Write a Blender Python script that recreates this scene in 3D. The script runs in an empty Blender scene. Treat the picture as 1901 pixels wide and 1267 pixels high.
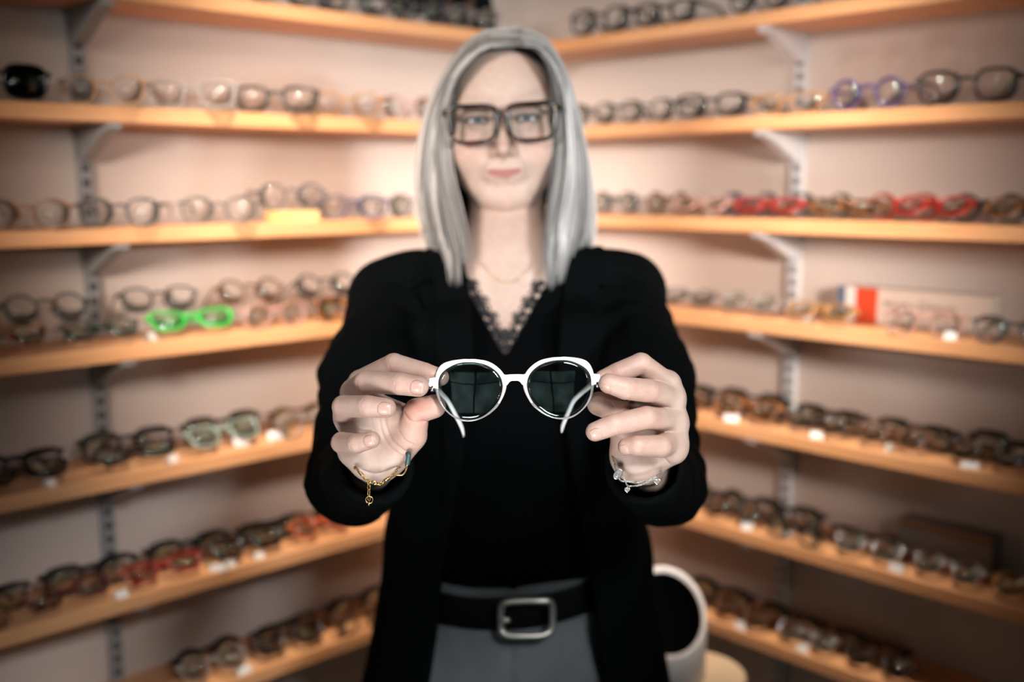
import bpy, bmesh, math, random
import numpy as np
from mathutils import Vector, Matrix

# ------------------------------------------------------------------ camera, world, lights, exposure
SC = bpy.context.scene
COL = SC.collection
R = math.radians
F_PX = 1921.4
PITCH, ROLL = 0.1517, -0.0031
CAM_Z = 1.45
cam_d = bpy.data.cameras.new('camera')
cam_d.sensor_width = 36.0
cam_d.lens = F_PX / 1901 * 36.0
cam_d.clip_start = 0.02
cam_d.dof.use_dof = True
cam_d.dof.focus_distance = 0.85
cam_d.dof.aperture_fstop = 2.5
cam_d.dof.aperture_blades = 8
cam = bpy.data.objects.new('camera', cam_d)
COL.objects.link(cam)
_f = Vector((0, math.cos(PITCH), -math.sin(PITCH)))
_r0 = Vector((1, 0, 0)); _u0 = _r0.cross(_f)
_r = math.cos(ROLL) * _r0 + math.sin(ROLL) * _u0
_u = -math.sin(ROLL) * _r0 + math.cos(ROLL) * _u0
cam.matrix_world = Matrix(((_r.x, _u.x, -_f.x, 0), (_r.y, _u.y, -_f.y, 0), (_r.z, _u.z, -_f.z, CAM_Z), (0, 0, 0, 1)))
SC.camera = cam
CR, CU, CF, CO = (np.array(v) for v in (_r, _u, _f, (0, 0, CAM_Z)))

world = bpy.data.worlds.new('world'); SC.world = world
world.use_nodes = True
world.node_tree.nodes['Background'].inputs[0].default_value = (0.55, 0.75, 0.85, 1)
world.node_tree.nodes['Background'].inputs[1].default_value = 0.012
SC.view_settings.view_transform = 'Standard'
SC.view_settings.look = 'None'
SC.view_settings.exposure = 0.0
SC.view_settings.gamma = 1.0
SC.view_settings.use_curve_mapping = False
SC.cycles.use_denoising = True
SC.cycles.max_bounces = 8
SC.cycles.diffuse_bounces = 2
SC.cycles.transparent_max_bounces = 24
SC.cycles.caustics_reflective = False
SC.cycles.caustics_refractive = False
SC.cycles.sample_clamp_indirect = 4.0

def spot(name, loc, aim, energy, color, deg, radius=0.08, blend=1.0):
    d = bpy.data.lights.new(name, 'SPOT')
    d.energy = energy; d.color = color; d.spot_size = R(deg); d.spot_blend = blend; d.shadow_soft_size = radius
    o = bpy.data.objects.new(name, d); COL.objects.link(o)
    o.location = loc
    o.rotation_euler = (Vector(aim) - Vector(loc)).to_track_quat('-Z', 'Y').to_euler()
    return o
def area(name, loc, aim, energy, color, sx, sy):
    d = bpy.data.lights.new(name, 'AREA')
    d.energy = energy; d.color = color; d.shape = 'RECTANGLE'; d.size = sx; d.size_y = sy
    o = bpy.data.objects.new(name, d); COL.objects.link(o)
    o.location = loc
    o.rotation_euler = (Vector(aim) - Vector(loc)).to_track_quat('-Z', 'Y').to_euler()
    return o

# added fill spots around the camera; a cool lamp at the right; warm ceiling lamps over the shelves







spot('front_fill', (2.10, -2.00, 1.95), (-0.02, 2.0, 1.47), 370, (1.0, 0.99, 0.98), 19, 0.30)  # added frontal spot; its narrow cone darkens the frame edges like a vignette
spot('rear_left_fill', (-1.85, -1.40, 2.05), (0.16, 2.0, 1.48), 400, (1.0, 0.96, 0.93), 20.5, 0.30)  # added fill from the rear left, cone kept tight for darker corners
spot('centre_fill', (0.0, -0.60, 2.40), (-0.15, 2.0, 1.50), 60, (1.0, 0.80, 0.62), 34, 0.25)  # added warm fill that lifts the head's shadow on the left wall
spot('side_spotlight', (0.95, 0.15, 1.66), (-0.22, 2.05, 1.50), 52, (0.84, 0.96, 1.0), 36, 0.06)
spot('wall_fill', (-0.68, 0.30, 1.66), (-0.24, 2.05, 1.24), 175, (1.0, 0.87, 0.76), 38, 0.12)  # added wash that brightens the left wall without reaching her face
spot('wall_fill', (0.84, 0.28, 1.62), (0.28, 2.05, 1.19), 195, (1.0, 0.90, 0.81), 38, 0.12)  # matching added wash for the right wall
spot('hand_fill', (0.50, -0.15, 1.95), (0.02, 0.87, 1.22), 116, (0.96, 0.99, 1.0), 31, 0.16)  # added spot aimed at the hands alone to brighten them
spot('hand_fill', (-0.15, 0.05, 0.78), (0.0, 0.87, 1.25), 62, (0.94, 0.99, 1.0), 38, 0.20)  # added low spot brightening the palms from below; there is no counter
spot('ceiling_spotlight', (-0.15, 1.36, 2.45), (-0.34, 1.90, 1.20), 150, (1.0, 0.84, 0.68), 40, 0.08)
spot('ceiling_spotlight', (0.42, 1.36, 2.45), (0.44, 1.88, 1.18), 150, (1.0, 0.86, 0.72), 40, 0.08)

# ------------------------------------------------------------------ helpers
def PY(px, py, Y):
    "point of the ray through a pixel where it meets the plane y = Y"
    v = CF + CR * ((px - 950.5) / F_PX) - CU * ((py - 633.5) / F_PX)
    return CO + v * (Y / v[1])
def PD(px, py, d):
    v = CF + CR * ((px - 950.5) / F_PX) - CU * ((py - 633.5) / F_PX)
    return CO + v * d
def pxof(p):
    q = np.array(p) - CO; w = q @ CF
    return 950.5 + F_PX * (q @ CR) / w, 633.5 - F_PX * (q @ CU) / w

def tag(o, label=None, cat=None, group=None, kind=None):
    if label: o['label'] = label
    if cat: o['category'] = cat
    if group: o['group'] = group
    if kind: o['kind'] = kind
    return o
def empty(name, loc=(0, 0, 0), rot=(0, 0, 0)):
    o = bpy.data.objects.new(name, None); COL.objects.link(o)
    o.empty_display_size = 0.02
    o.location = loc; o.rotation_euler = rot
    return o
def mesh_obj(name, verts, faces, mat, parent=None, smooth=True, me_cache=None):
    me = bpy.data.meshes.new(name)
    me.from_pydata([tuple(map(float, v)) for v in verts], [], [tuple(int(i) for i in f) for f in faces])
    if smooth: me.polygons.foreach_set('use_smooth', [True] * len(me.polygons))
    for m in (mat if isinstance(mat, (list, tuple)) else [mat]): me.materials.append(m)
    me.update()
    o = bpy.data.objects.new(name, me); COL.objects.link(o)
    if parent: o.parent = parent
    return o

class MB:
    "collects shapes for one mesh"
    def __init__(s): s.v = []; s.f = []
    def add(s, v, f):
        b = len(s.v); s.v += [tuple(map(float, p)) for p in v]; s.f += [tuple(i + b for i in q) for q in f]
    def box(s, lo, hi):
        x0, y0, z0 = lo; x1, y1, z1 = hi
        s.add([(x0, y0, z0), (x1, y0, z0), (x1, y1, z0), (x0, y1, z0), (x0, y0, z1), (x1, y0, z1), (x1, y1, z1), (x0, y1, z1)],
              [(0, 3, 2, 1), (4, 5, 6, 7), (0, 1, 5, 4), (1, 2, 6, 5), (2, 3, 7, 6), (3, 0, 4, 7)])
    def prism(s, poly, y0, y1):
        "poly in x,z extruded along y"
        n = len(poly)
        s.add([(x, y0, z) for x, z in poly] + [(x, y1, z) for x, z in poly],
              [tuple(range(n)), tuple(range(2 * n - 1, n - 1, -1))] + [(i, i + n, (i + 1) % n + n, (i + 1) % n) for i in range(n)])
    def sweep(s, pts, rad, closed=False, seg=8, flat=None, up=(0, 0, 1), caps=True):
        "tube along pts; rad scalar/list; flat=(a,b) elliptical factors for normal/binormal"
        P = [Vector(p) for p in pts]; n = len(P)
        if not hasattr(rad, '__len__'): rad = [rad] * n
        rad = [float(q_) for q_ in rad]
        fa, fb = flat or (1, 1)
        rings = []
        U = Vector(up)
        for i in range(n):
            a = P[(i - 1) % n] if closed or i > 0 else P[i]
            b = P[(i + 1) % n] if closed or i < n - 1 else P[i]
            t = (b - a).normalized()
            w = t.cross(U)
            if w.length < 1e-4: w = t.cross(Vector((0.3, 1, 0.2)))
            w.normalize(); q = w.cross(t).normalized()
            rings.append([P[i] + rad[i] * (fa * math.cos(2 * math.pi * k / seg + math.pi / seg) * w + fb * math.sin(2 * math.pi * k / seg + math.pi / seg) * q) for k in range(seg)])
        v = [p for r_ in rings for p in r_]; f = []
        m = n if closed else n - 1
        for i in range(m):
            j = (i + 1) % n
            for k in range(seg):
                l = (k + 1) % seg
                f.append((i * seg + k, i * seg + l, j * seg + l, j * seg + k))
        if not closed and caps:
            f.append(tuple(range(seg))[::-1]); f.append(tuple((n - 1) * seg + k for k in range(seg)))
        s.add(v, f)
    def lathe(s, prof, center=(0, 0, 0), seg=48):
        n = len(prof); v = []; f = []
        for r_, z in prof:
            for k in range(seg):
                a = 2 * math.pi * k / seg
                v.append((center[0] + r_ * math.cos(a), center[1] + r_ * math.sin(a), center[2] + z))
        for i in range(n - 1):
            for k in range(seg):
                l = (k + 1) % seg
                f.append((i * seg + k, i * seg + l, (i + 1) * seg + l, (i + 1) * seg + k))
        f.append(tuple(range(seg))[::-1]); f.append(tuple((n - 1) * seg + k for k in range(seg)))
        s.add(v, f)
    def build(s, name, mat, parent=None, smooth=False):
        return mesh_obj(name, s.v, s.f, mat, parent, smooth)

def catmull(pts, n):
    "n points along a Catmull-Rom curve through pts (arrays of any width)"
    P = np.array(pts, float); P = np.vstack([2 * P[0] - P[1], P, 2 * P[-1] - P[-2]])
    m = len(P) - 3; out = []
    for i in range(n):
        t = i / (n - 1) * m; k = min(int(t), m - 1); t -= k
        a, b, c, d = P[k:k + 4]
        out.append(0.5 * ((2 * b) + (-a + c) * t + (2 * a - 5 * b + 4 * c - d) * t * t + (-a + 3 * b - 3 * c + d) * t ** 3))
    return np.array(out)

# ------------------------------------------------------------------ materials
def mat_base(name):
    m = bpy.data.materials.new(name); m.use_nodes = True
    return m, m.node_tree, m.node_tree.nodes['Principled BSDF']
MATS = {}
def plain(name, col, rough=0.5, metal=0.0, spec=0.5, noise=0.06, nscale=40, bump=0.0, bscale=200, sheen=0.0, coat=0.0, trans=0.0):
    "procedural material: colour broken up a little by noise"
    if name in MATS: return MATS[name]
    m, nt, b = mat_base(name)
    tc = nt.nodes.new('ShaderNodeTexCoord')
    nz = nt.nodes.new('ShaderNodeTexNoise'); nz.inputs['Scale'].default_value = nscale
    nt.links.new(tc.outputs['Object'], nz.inputs['Vector'])
    mx = nt.nodes.new('ShaderNodeMix'); mx.data_type = 'RGBA'
    mx.inputs['A'].default_value = (*[c * (1 - noise) for c in col], 1); mx.inputs['B'].default_value = (*[min(1, c * (1 + noise)) for c in col], 1)
    nt.links.new(nz.outputs['Fac'], mx.inputs['Factor']); nt.links.new(mx.outputs['Result'], b.inputs['Base Color'])
    b.inputs['Roughness'].default_value = rough; b.inputs['Metallic'].default_value = metal
    b.inputs['Specular IOR Level'].default_value = spec
    b.inputs['Sheen Weight'].default_value = sheen; b.inputs['Coat Weight'].default_value = coat
    b.inputs['Transmission Weight'].default_value = trans
    if bump:
        n2 = nt.nodes.new('ShaderNodeTexNoise'); n2.inputs['Scale'].default_value = bscale; n2.inputs['Detail'].default_value = 4
        nt.links.new(tc.outputs['Object'], n2.inputs['Vector'])
        bp = nt.nodes.new('ShaderNodeBump'); bp.inputs['Strength'].default_value = bump; bp.inputs['Distance'].default_value = 0.002
        nt.links.new(n2.outputs['Fac'], bp.inputs['Height']); nt.links.new(bp.outputs['Normal'], b.inputs['Normal'])
    MATS[name] = m
    return m
def wood(name, c1, c2, c3, along='X'):
    if name in MATS: return MATS[name]
    m, nt, b = mat_base(name); L = nt.links.new
    tc = nt.nodes.new('ShaderNodeTexCoord')
    mp = nt.nodes.new('ShaderNodeMapping'); L(tc.outputs['Object'], mp.inputs['Vector'])
    mp.inputs['Scale'].default_value = (1.6, 26, 26)
    n1 = nt.nodes.new('ShaderNodeTexNoise'); n1.inputs['Scale'].default_value = 3.2; n1.inputs['Detail'].default_value = 6; n1.inputs['Distortion'].default_value = 0.6
    L(mp.outputs['Vector'], n1.inputs['Vector'])
    r1 = nt.nodes.new('ShaderNodeValToRGB'); L(n1.outputs['Fac'], r1.inputs['Fac'])
    r1.color_ramp.elements[0].position = 0.3; r1.color_ramp.elements[0].color = (*c2, 1)
    r1.color_ramp.elements[1].position = 0.7; r1.color_ramp.elements[1].color = (*c1, 1)
    # glued staves
    mp2 = nt.nodes.new('ShaderNodeMapping'); L(tc.outputs['Object'], mp2.inputs['Vector']); mp2.inputs['Scale'].default_value = (2.3, 22, 22)
    vr = nt.nodes.new('ShaderNodeTexVoronoi'); vr.inputs['Scale'].default_value = 1.0; L(mp2.outputs['Vector'], vr.inputs['Vector'])
    mm = nt.nodes.new('ShaderNodeMix'); mm.data_type = 'RGBA'; mm.blend_type = 'MULTIPLY'
    hs = nt.nodes.new('ShaderNodeValToRGB'); L(vr.outputs['Color'], hs.inputs['Fac'])
    hs.color_ramp.elements[0].color = (0.88, 0.85, 0.80, 1); hs.color_ramp.elements[1].color = (1, 1, 1, 1)
    mm.inputs['Factor'].default_value = 0.8
    L(r1.outputs['Color'], mm.inputs['A']); L(hs.outputs['Color'], mm.inputs['B'])
    # knots
    vk = nt.nodes.new('ShaderNodeTexVoronoi'); vk.inputs['Scale'].default_value = 4.2
    mp3 = nt.nodes.new('ShaderNodeMapping'); L(tc.outputs['Object'], mp3.inputs['Vector']); mp3.inputs['Scale'].default_value = (0.8, 1.4, 1.4)
    L(mp3.outputs['Vector'], vk.inputs['Vector'])
    rk = nt.nodes.new('ShaderNodeValToRGB'); L(vk.outputs['Distance'], rk.inputs['Fac'])
    rk.color_ramp.elements[0].position = 0.02; rk.color_ramp.elements[0].color = (1, 1, 1, 1)
    rk.color_ramp.elements[1].position = 0.05; rk.color_ramp.elements[1].color = (0, 0, 0, 1)
    mk = nt.nodes.new('ShaderNodeMix'); mk.data_type = 'RGBA'; L(rk.outputs['Color'], mk.inputs['Factor'])
    L(mm.outputs['Result'], mk.inputs['A']); mk.inputs['B'].default_value = (*c3, 1)
    L(mk.outputs['Result'], b.inputs['Base Color'])
    b.inputs['Roughness'].default_value = 0.45
    MATS[name] = m
    return m
def tortoise(name, c1, c2, scale=90):
    if name in MATS: return MATS[name]
    m, nt, b = mat_base(name); L = nt.links.new
    tc = nt.nodes.new('ShaderNodeTexCoord')
    n1 = nt.nodes.new('ShaderNodeTexNoise'); n1.inputs['Scale'].default_value = scale; n1.inputs['Detail'].default_value = 3
    L(tc.outputs['Object'], n1.inputs['Vector'])
    r1 = nt.nodes.new('ShaderNodeValToRGB'); L(n1.outputs['Fac'], r1.inputs['Fac'])
    r1.color_ramp.elements[0].position = 0.42; r1.color_ramp.elements[0].color = (*c1, 1)
    r1.color_ramp.elements[1].position = 0.62; r1.color_ramp.elements[1].color = (*c2, 1)
    L(r1.outputs['Color'], b.inputs['Base Color']); b.inputs['Roughness'].default_value = 0.2
    MATS[name] = m
    return m
def glass(name, tint, refl, rough=0.02):
    "thin clear sheet: straight-through tint plus mirror reflection by angle"
    if name in MATS: return MATS[name]
    m, nt, b = mat_base(name); L = nt.links.new
    nt.nodes.remove(b); out = nt.nodes['Material Output']
    tr = nt.nodes.new('ShaderNodeBsdfTransparent'); tr.inputs[0].default_value = (*tint, 1)
    gl = nt.nodes.new('ShaderNodeBsdfGlossy'); gl.inputs['Roughness'].default_value = rough
    gl.inputs['Color'].default_value = (0.85, 1.0, 0.96, 1)
    fr = nt.nodes.new('ShaderNodeFresnel'); fr.inputs['IOR'].default_value = 1.45
    ad = nt.nodes.new('ShaderNodeMath'); ad.operation = 'MULTIPLY'; L(fr.outputs[0], ad.inputs[0]); ad.inputs[1].default_value = refl
    ad.use_clamp = True
    mx = nt.nodes.new('ShaderNodeMixShader'); L(ad.outputs[0], mx.inputs[0]); L(tr.outputs[0], mx.inputs[1]); L(gl.outputs[0], mx.inputs[2])
    L(mx.outputs[0], out.inputs[0])
    MATS[name] = m
    return m

M_WALL = plain('wall_paint', (0.66, 0.55, 0.49), 0.75, noise=0.02, nscale=3, bump=0.05, bscale=300)
M_PINE = wood('pine', (0.90, 0.48, 0.245), (0.78, 0.37, 0.16), (0.26, 0.10, 0.04))
M_METALW = plain('white_steel', (0.72, 0.72, 0.74), 0.4)
M_METALG = plain('grey_steel', (0.34, 0.33, 0.33), 0.4)
M_SLOT = plain('slot_dark', (0.03, 0.03, 0.035), 0.8)

# ------------------------------------------------------------------ the room: a corner of two shelved walls
YAW = -0.0325
CORNER_F = np.array([0.1039, 2.3392])                      # where the shelf fronts meet
DEPTH = 0.150; THICK = 0.025
DL = np.array([math.cos(5 * math.pi / 4 + YAW), math.sin(5 * math.pi / 4 + YAW)])   # along left wall, away from the corner
DR = np.array([math.cos(-math.pi / 4 + YAW), math.sin(-math.pi / 4 + YAW)])
CW = CORNER_F - DEPTH * (DL + DR)                                                   # wall corner
SHELF_Z = [CAM_Z + z for z in (0.3088, 0.1211, -0.0692, -0.2591, -0.4692, -0.6817, -0.8912)]
# each wall has a frame: x along the wall (corner at 0; left wall runs to +x, right wall to -x), y out into the room, z up
SG = {'left': 1, 'right': -1}
def wall_frame(side):
    a, n = (DL, DR) if side == 'left' else (-DR, DL)
    return Matrix(((a[0], n[0], 0, CW[0]), (a[1], n[1], 0, CW[1]), (0, 0, 1, 0), (0, 0, 0, 1)))
FR = {'left': wall_frame('left'), 'right': wall_frame('right')}
def in_frame(o, side):
    o.matrix_world = FR[side] @ o.matrix_basis
    return o
def struct(o, kind='structure'):
    o['kind'] = kind
    return o
for side in ('left', 'right'):
    m = MB(); xs = sorted((-0.1 * SG[side], 3.6 * SG[side])); m.box((xs[0], -0.1, 0), (xs[1], 0.0, 2.7))
    struct(in_frame(m.build('wall_' + side, M_WALL), side))
m = MB(); m.box((-4.5, -3.5, -0.05), (4.5, 4.0, 0.0)); struct(m.build('floor', plain('floor_oak', (0.16, 0.12, 0.09), 0.5)))
m = MB(); m.box((-4.5, -3.5, 2.7), (4.5, 4.0, 2.75)); struct(m.build('ceiling', plain('ceiling_paint', (0.35, 0.35, 0.34), 0.9)))
m = MB(); m.box((-4.5, -3.5, 0), (4.5, -3.4, 2.7)); struct(m.build('wall_back', plain('back_paint', (0.10, 0.12, 0.12), 0.9)))

# added glowing window, out of view behind the camera, made for the lenses to mirror
def glow_pane():
    m, nt, b = mat_base('glow_pane'); L = nt.links.new
    tc = nt.nodes.new('ShaderNodeTexCoord'); nz = nt.nodes.new('ShaderNodeTexNoise'); nz.inputs['Scale'].default_value = 1.3; nz.inputs['Detail'].default_value = 3
    L(tc.outputs['Object'], nz.inputs['Vector'])
    rp = nt.nodes.new('ShaderNodeValToRGB'); L(nz.outputs['Fac'], rp.inputs['Fac'])
    rp.color_ramp.elements[0].position = .35; rp.color_ramp.elements[0].color = (.10, .16, .15, 1); rp.color_ramp.elements[1].position = .65; rp.color_ramp.elements[1].color = (.50, .66, .62, 1)
    L(rp.outputs['Color'], b.inputs['Emission Color']); b.inputs['Emission Strength'].default_value = 0.65; b.inputs['Base Color'].default_value = (.05, .05, .05, 1)
    return m
m = MB(); m.box((-1.9, -3.399, 0.85), (1.7, -3.385, 2.45)); wn = struct(m.build('reflection_window', glow_pane()))
m = MB()
for a_, b_ in (((-1.98, 0.78), (1.78, 0.86)), ((-1.98, 2.44), (1.78, 2.52)), ((-1.98, 0.78), (-1.88, 2.52)), ((1.68, 0.78), (1.78, 2.52)), ((-0.72, 0.8), (-0.64, 2.5)), ((0.52, 0.8), (0.60, 2.5)), ((-1.9, 1.92), (1.7, 1.97))):
    m.box((a_[0], -3.398, a_[1]), (b_[0], -3.35, b_[1]))
m.build('reflection_frame', plain('dark_frame', (.03, .03, .03), .5), wn)

ORD = ['first', 'second', 'third', 'fourth', 'fifth', 'sixth', 'seventh', 'eighth', 'ninth', 'tenth', 'eleventh', 'twelfth', 'thirteenth', 'fourteenth', 'fifteenth', 'sixteenth']
SHN = ['top shelf', 'second shelf down', 'third shelf down', 'fourth shelf down', 'fifth shelf down', 'sixth shelf down', 'lowest shelf']
for side in ('left', 'right'):
    for k, z in enumerate(SHELF_Z):
        m = MB()
        x0 = 0.0 if side == 'left' else DEPTH + 0.001
        xs = sorted((x0 * SG[side], 2.15 * SG[side])); m.box((xs[0], 0.001, z - THICK), (xs[1], DEPTH, z))
        o = in_frame(m.build('wall_shelf', M_PINE), side)
        b = o.modifiers.new('bevel', 'BEVEL'); b.width = 0.0015; b.segments = 2
        tag(o, 'long pine %s on the %s wall' % (SHN[k].replace('top shelf', 'shelf at the very top').replace('lowest shelf', 'shelf nearest the floor'), side), 'shelf', 'pine shelves on the %s wall' % side)
def wall_x(side, px, off, z=None, k=None):
    "distance along the wall at which a line off metres out of it shows at pixel column px"
    z = SHELF_Z[k] if z is None else z
    lo, hi = 0.0, 2.2
    g = lambda t: pxof(np.array((FR[side] @ Vector((t * SG[side], off, z)))))[0]
    for _ in range(40):
        mid = (lo + hi) / 2
        if (g(mid) > px) == (side == 'left'): lo = mid
        else: hi = mid
    return (lo + hi) / 2
for side, px, mt, lab in (('left', 150, M_METALG, 'grey slotted metal upright screwed to the left wall'), ('right', 1483, M_METALW, 'white slotted metal upright screwed to the right wall')):
    x = wall_x(side, px, 0.012, z=1.6)
    r_ = empty('shelf_upright'); r_.matrix_world = FR[side] @ Matrix.Translation((x * SG[side], 0, 0))
    tag(r_, lab, 'shelf upright')
    m = MB(); m.box((-0.0125, 0.0005, 0.35), (0.0125, 0.012, 1.98)); m.build('rail', mt, r_)
    m = MB()
    for i in range(64):
        z = 0.37 + i * 0.025
        m.box((-0.006, 0.0118, z), (-0.001, 0.0126, z + 0.014)); m.box((0.001, 0.0118, z), (0.006, 0.0126, z + 0.014))
    tag(m.build('slots', M_SLOT, r_), kind='stuff')
    for k, z in enumerate(SHELF_Z):
        o = MB(); zt = z - THICK
        prof = [(0.0005, 0.0), (0.130, 0.0), (0.130, -0.008), (0.10, -0.016), (0.018, -0.055), (0.0005, -0.055)]
        n = len(prof)
        o.add([(-0.011, y, zt + q) for y, q in prof] + [(0.011, y, zt + q) for y, q in prof],
              [tuple(range(n)), tuple(range(2 * n - 1, n - 1, -1))] + [(i, i + n, (i + 1) % n + n, (i + 1) % n) for i in range(n)])
        bo = o.build('shelf_bracket', mt); bo.matrix_world = FR[side] @ Matrix.Translation((x * SG[side], 0.0128, -0.0005))
        tag(bo, '%s steel bracket under the %s on the %s wall' % ('grey' if side == 'left' else 'white', SHN[k], side), 'bracket', 'steel shelf brackets')
# ------------------------------------------------------------------ distance-field modelling for the figure
def smin(a, b, k):
    h = np.clip(0.5 + 0.5 * (b - a) / k, 0, 1)
    return b + (a - b) * h - k * h * (1 - h)
def smax(a, b, k): return -smin(-a, -b, k)
def rcone(p, a, b, ra, rb):
    "capsule whose radius runs from ra to rb"
    a = np.asarray(a, np.float32); b = np.asarray(b, np.float32)
    ab = b - a; L2 = float(ab @ ab) + 1e-12
    t = np.clip(((p - a) @ ab) / L2, 0, 1)
    q = p - a - t[..., None] * ab
    return np.sqrt((q * q).sum(-1)) - (ra + (rb - ra) * t)
def ellip(p, c, r):
    q = (p - np.asarray(c, np.float32)) / np.asarray(r, np.float32)
    k0 = np.sqrt((q * q).sum(-1)); q2 = q / np.asarray(r, np.float32)
    k1 = np.sqrt((q2 * q2).sum(-1)) + 1e-9
    return k0 * (k0 - 1) / k1
def sph(p, c, r):
    q = p - np.asarray(c, np.float32)
    return np.sqrt((q * q).sum(-1)) - r
class Grid:
    def __init__(s, lo, hi, h):
        s.lo = np.array(lo, np.float32); s.h = h
        s.n = np.ceil((np.array(hi) - s.lo) / h).astype(int) + 1
        s.F = np.full(s.n, 0.05, np.float32)
    def box(s, lo, hi):
        i0 = np.maximum(0, np.floor((np.array(lo) - s.lo) / s.h).astype(int)); i1 = np.minimum(s.n, np.ceil((np.array(hi) - s.lo) / s.h).astype(int) + 1)
        return tuple(slice(a, b) for a, b in zip(i0, i1))
    def pts(s, sl):
        ax = [s.lo[i] + s.h * np.arange(sl[i].start, sl[i].stop, dtype=np.float32) for i in range(3)]
        return np.stack(np.meshgrid(*ax, indexing='ij'), -1)
    def full(s): return tuple(slice(0, int(n)) for n in s.n)
    def sample(s, P):
        P = np.atleast_2d(P); g = (P - s.lo) / s.h
        i = np.clip(np.floor(g).astype(int), 0, s.n - 2); f = g - i; out = 0
        for dx in (0, 1):
            for dy in (0, 1):
                for dz in (0, 1):
                    w = (f[:, 0] if dx else 1 - f[:, 0]) * (f[:, 1] if dy else 1 - f[:, 1]) * (f[:, 2] if dz else 1 - f[:, 2])
                    out = out + w * s.F[i[:, 0] + dx, i[:, 1] + dy, i[:, 2] + dz]
        return out
def surface_nets(F, lo, h):
    "verts, quads of the zero surface"
    nx, ny, nz = F.shape
    ins = F < 0
    c = np.zeros((nx - 1, ny - 1, nz - 1), np.int8)
    for dx in (0, 1):
        for dy in (0, 1):
            for dz in (0, 1):
                c += ins[dx:nx - 1 + dx, dy:ny - 1 + dy, dz:nz - 1 + dz]
    act = np.argwhere((c > 0) & (c < 8))
    idx = np.full(c.shape, -1, np.int32); idx[act[:, 0], act[:, 1], act[:, 2]] = np.arange(len(act))
    acc = np.zeros((len(act), 3)); cnt = np.zeros(len(act))
    cor = [(x, y, z) for x in (0, 1) for y in (0, 1) for z in (0, 1)]
    val = {k: F[act[:, 0] + k[0], act[:, 1] + k[1], act[:, 2] + k[2]].astype(float) for k in cor}
    for a in cor:
        for ax in range(3):
            if a[ax]: continue
            b = list(a); b[ax] = 1; b = tuple(b)
            m = (val[a] < 0) != (val[b] < 0)
            t = np.where(m, val[a] / np.where(m, val[a] - val[b], 1), 0)
            p = np.array(a, float)[None, :] + 0 * acc; p[:, ax] = t
            acc += p * m[:, None]; cnt += m
    V = (act + acc / cnt[:, None]) * h + lo
    Q = []
    for ax in range(3):
        o1, o2 = [i for i in range(3) if i != ax]
        if ax == 1: o1, o2 = o2, o1
        sl0 = [slice(1, n - 1) for n in F.shape]; sl1 = list(sl0)
        sl0[ax] = slice(0, F.shape[ax] - 1); sl1[ax] = slice(1, F.shape[ax])
        A = ins[tuple(sl0)]; B = ins[tuple(sl1)]
        e = np.argwhere(A != B)
        off = np.array([1, 1, 1]); off[ax] = 0
        flip = A[e[:, 0], e[:, 1], e[:, 2]]
        e = e + off
        def cell(d1, d2):
            q = e.copy(); q[:, o1] -= d1; q[:, o2] -= d2
            return idx[q[:, 0], q[:, 1], q[:, 2]]
        quad = np.stack([cell(1, 1), cell(0, 1), cell(0, 0), cell(1, 0)], 1)
        quad = np.where(flip[:, None], quad, quad[:, ::-1])
        Q.append(quad[(quad >= 0).all(1)])
    return V, np.vstack(Q)
def fast_mesh(name, V, Q, smooth=True):
    me = bpy.data.meshes.new(name)
    me.vertices.add(len(V)); me.vertices.foreach_set('co', np.asarray(V, np.float32).ravel())
    me.loops.add(Q.size); me.loops.foreach_set('vertex_index', Q.astype(np.int32).ravel())
    me.polygons.add(len(Q)); me.polygons.foreach_set('loop_start', np.arange(0, Q.size, 4, dtype=np.int32))
    me.polygons.foreach_set('loop_total', np.full(len(Q), 4, np.int32))
    me.polygons.foreach_set('use_smooth', np.full(len(Q), smooth))
    me.update(calc_edges=True); me.validate()
    return me
def relax(V, Q, it=2, lam=0.5):
    "light Laplacian smoothing"
    for _ in range(it):
        s = np.zeros_like(V); c = np.zeros(len(V))
        for a in range(4):
            for b in ((a + 1) % 4, (a - 1) % 4):
                np.add.at(s, Q[:, a], V[Q[:, b]]); np.add.at(c, Q[:, a], 1)
        V = V + lam * (s / np.maximum(c, 1)[:, None] - V)
    return V

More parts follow.
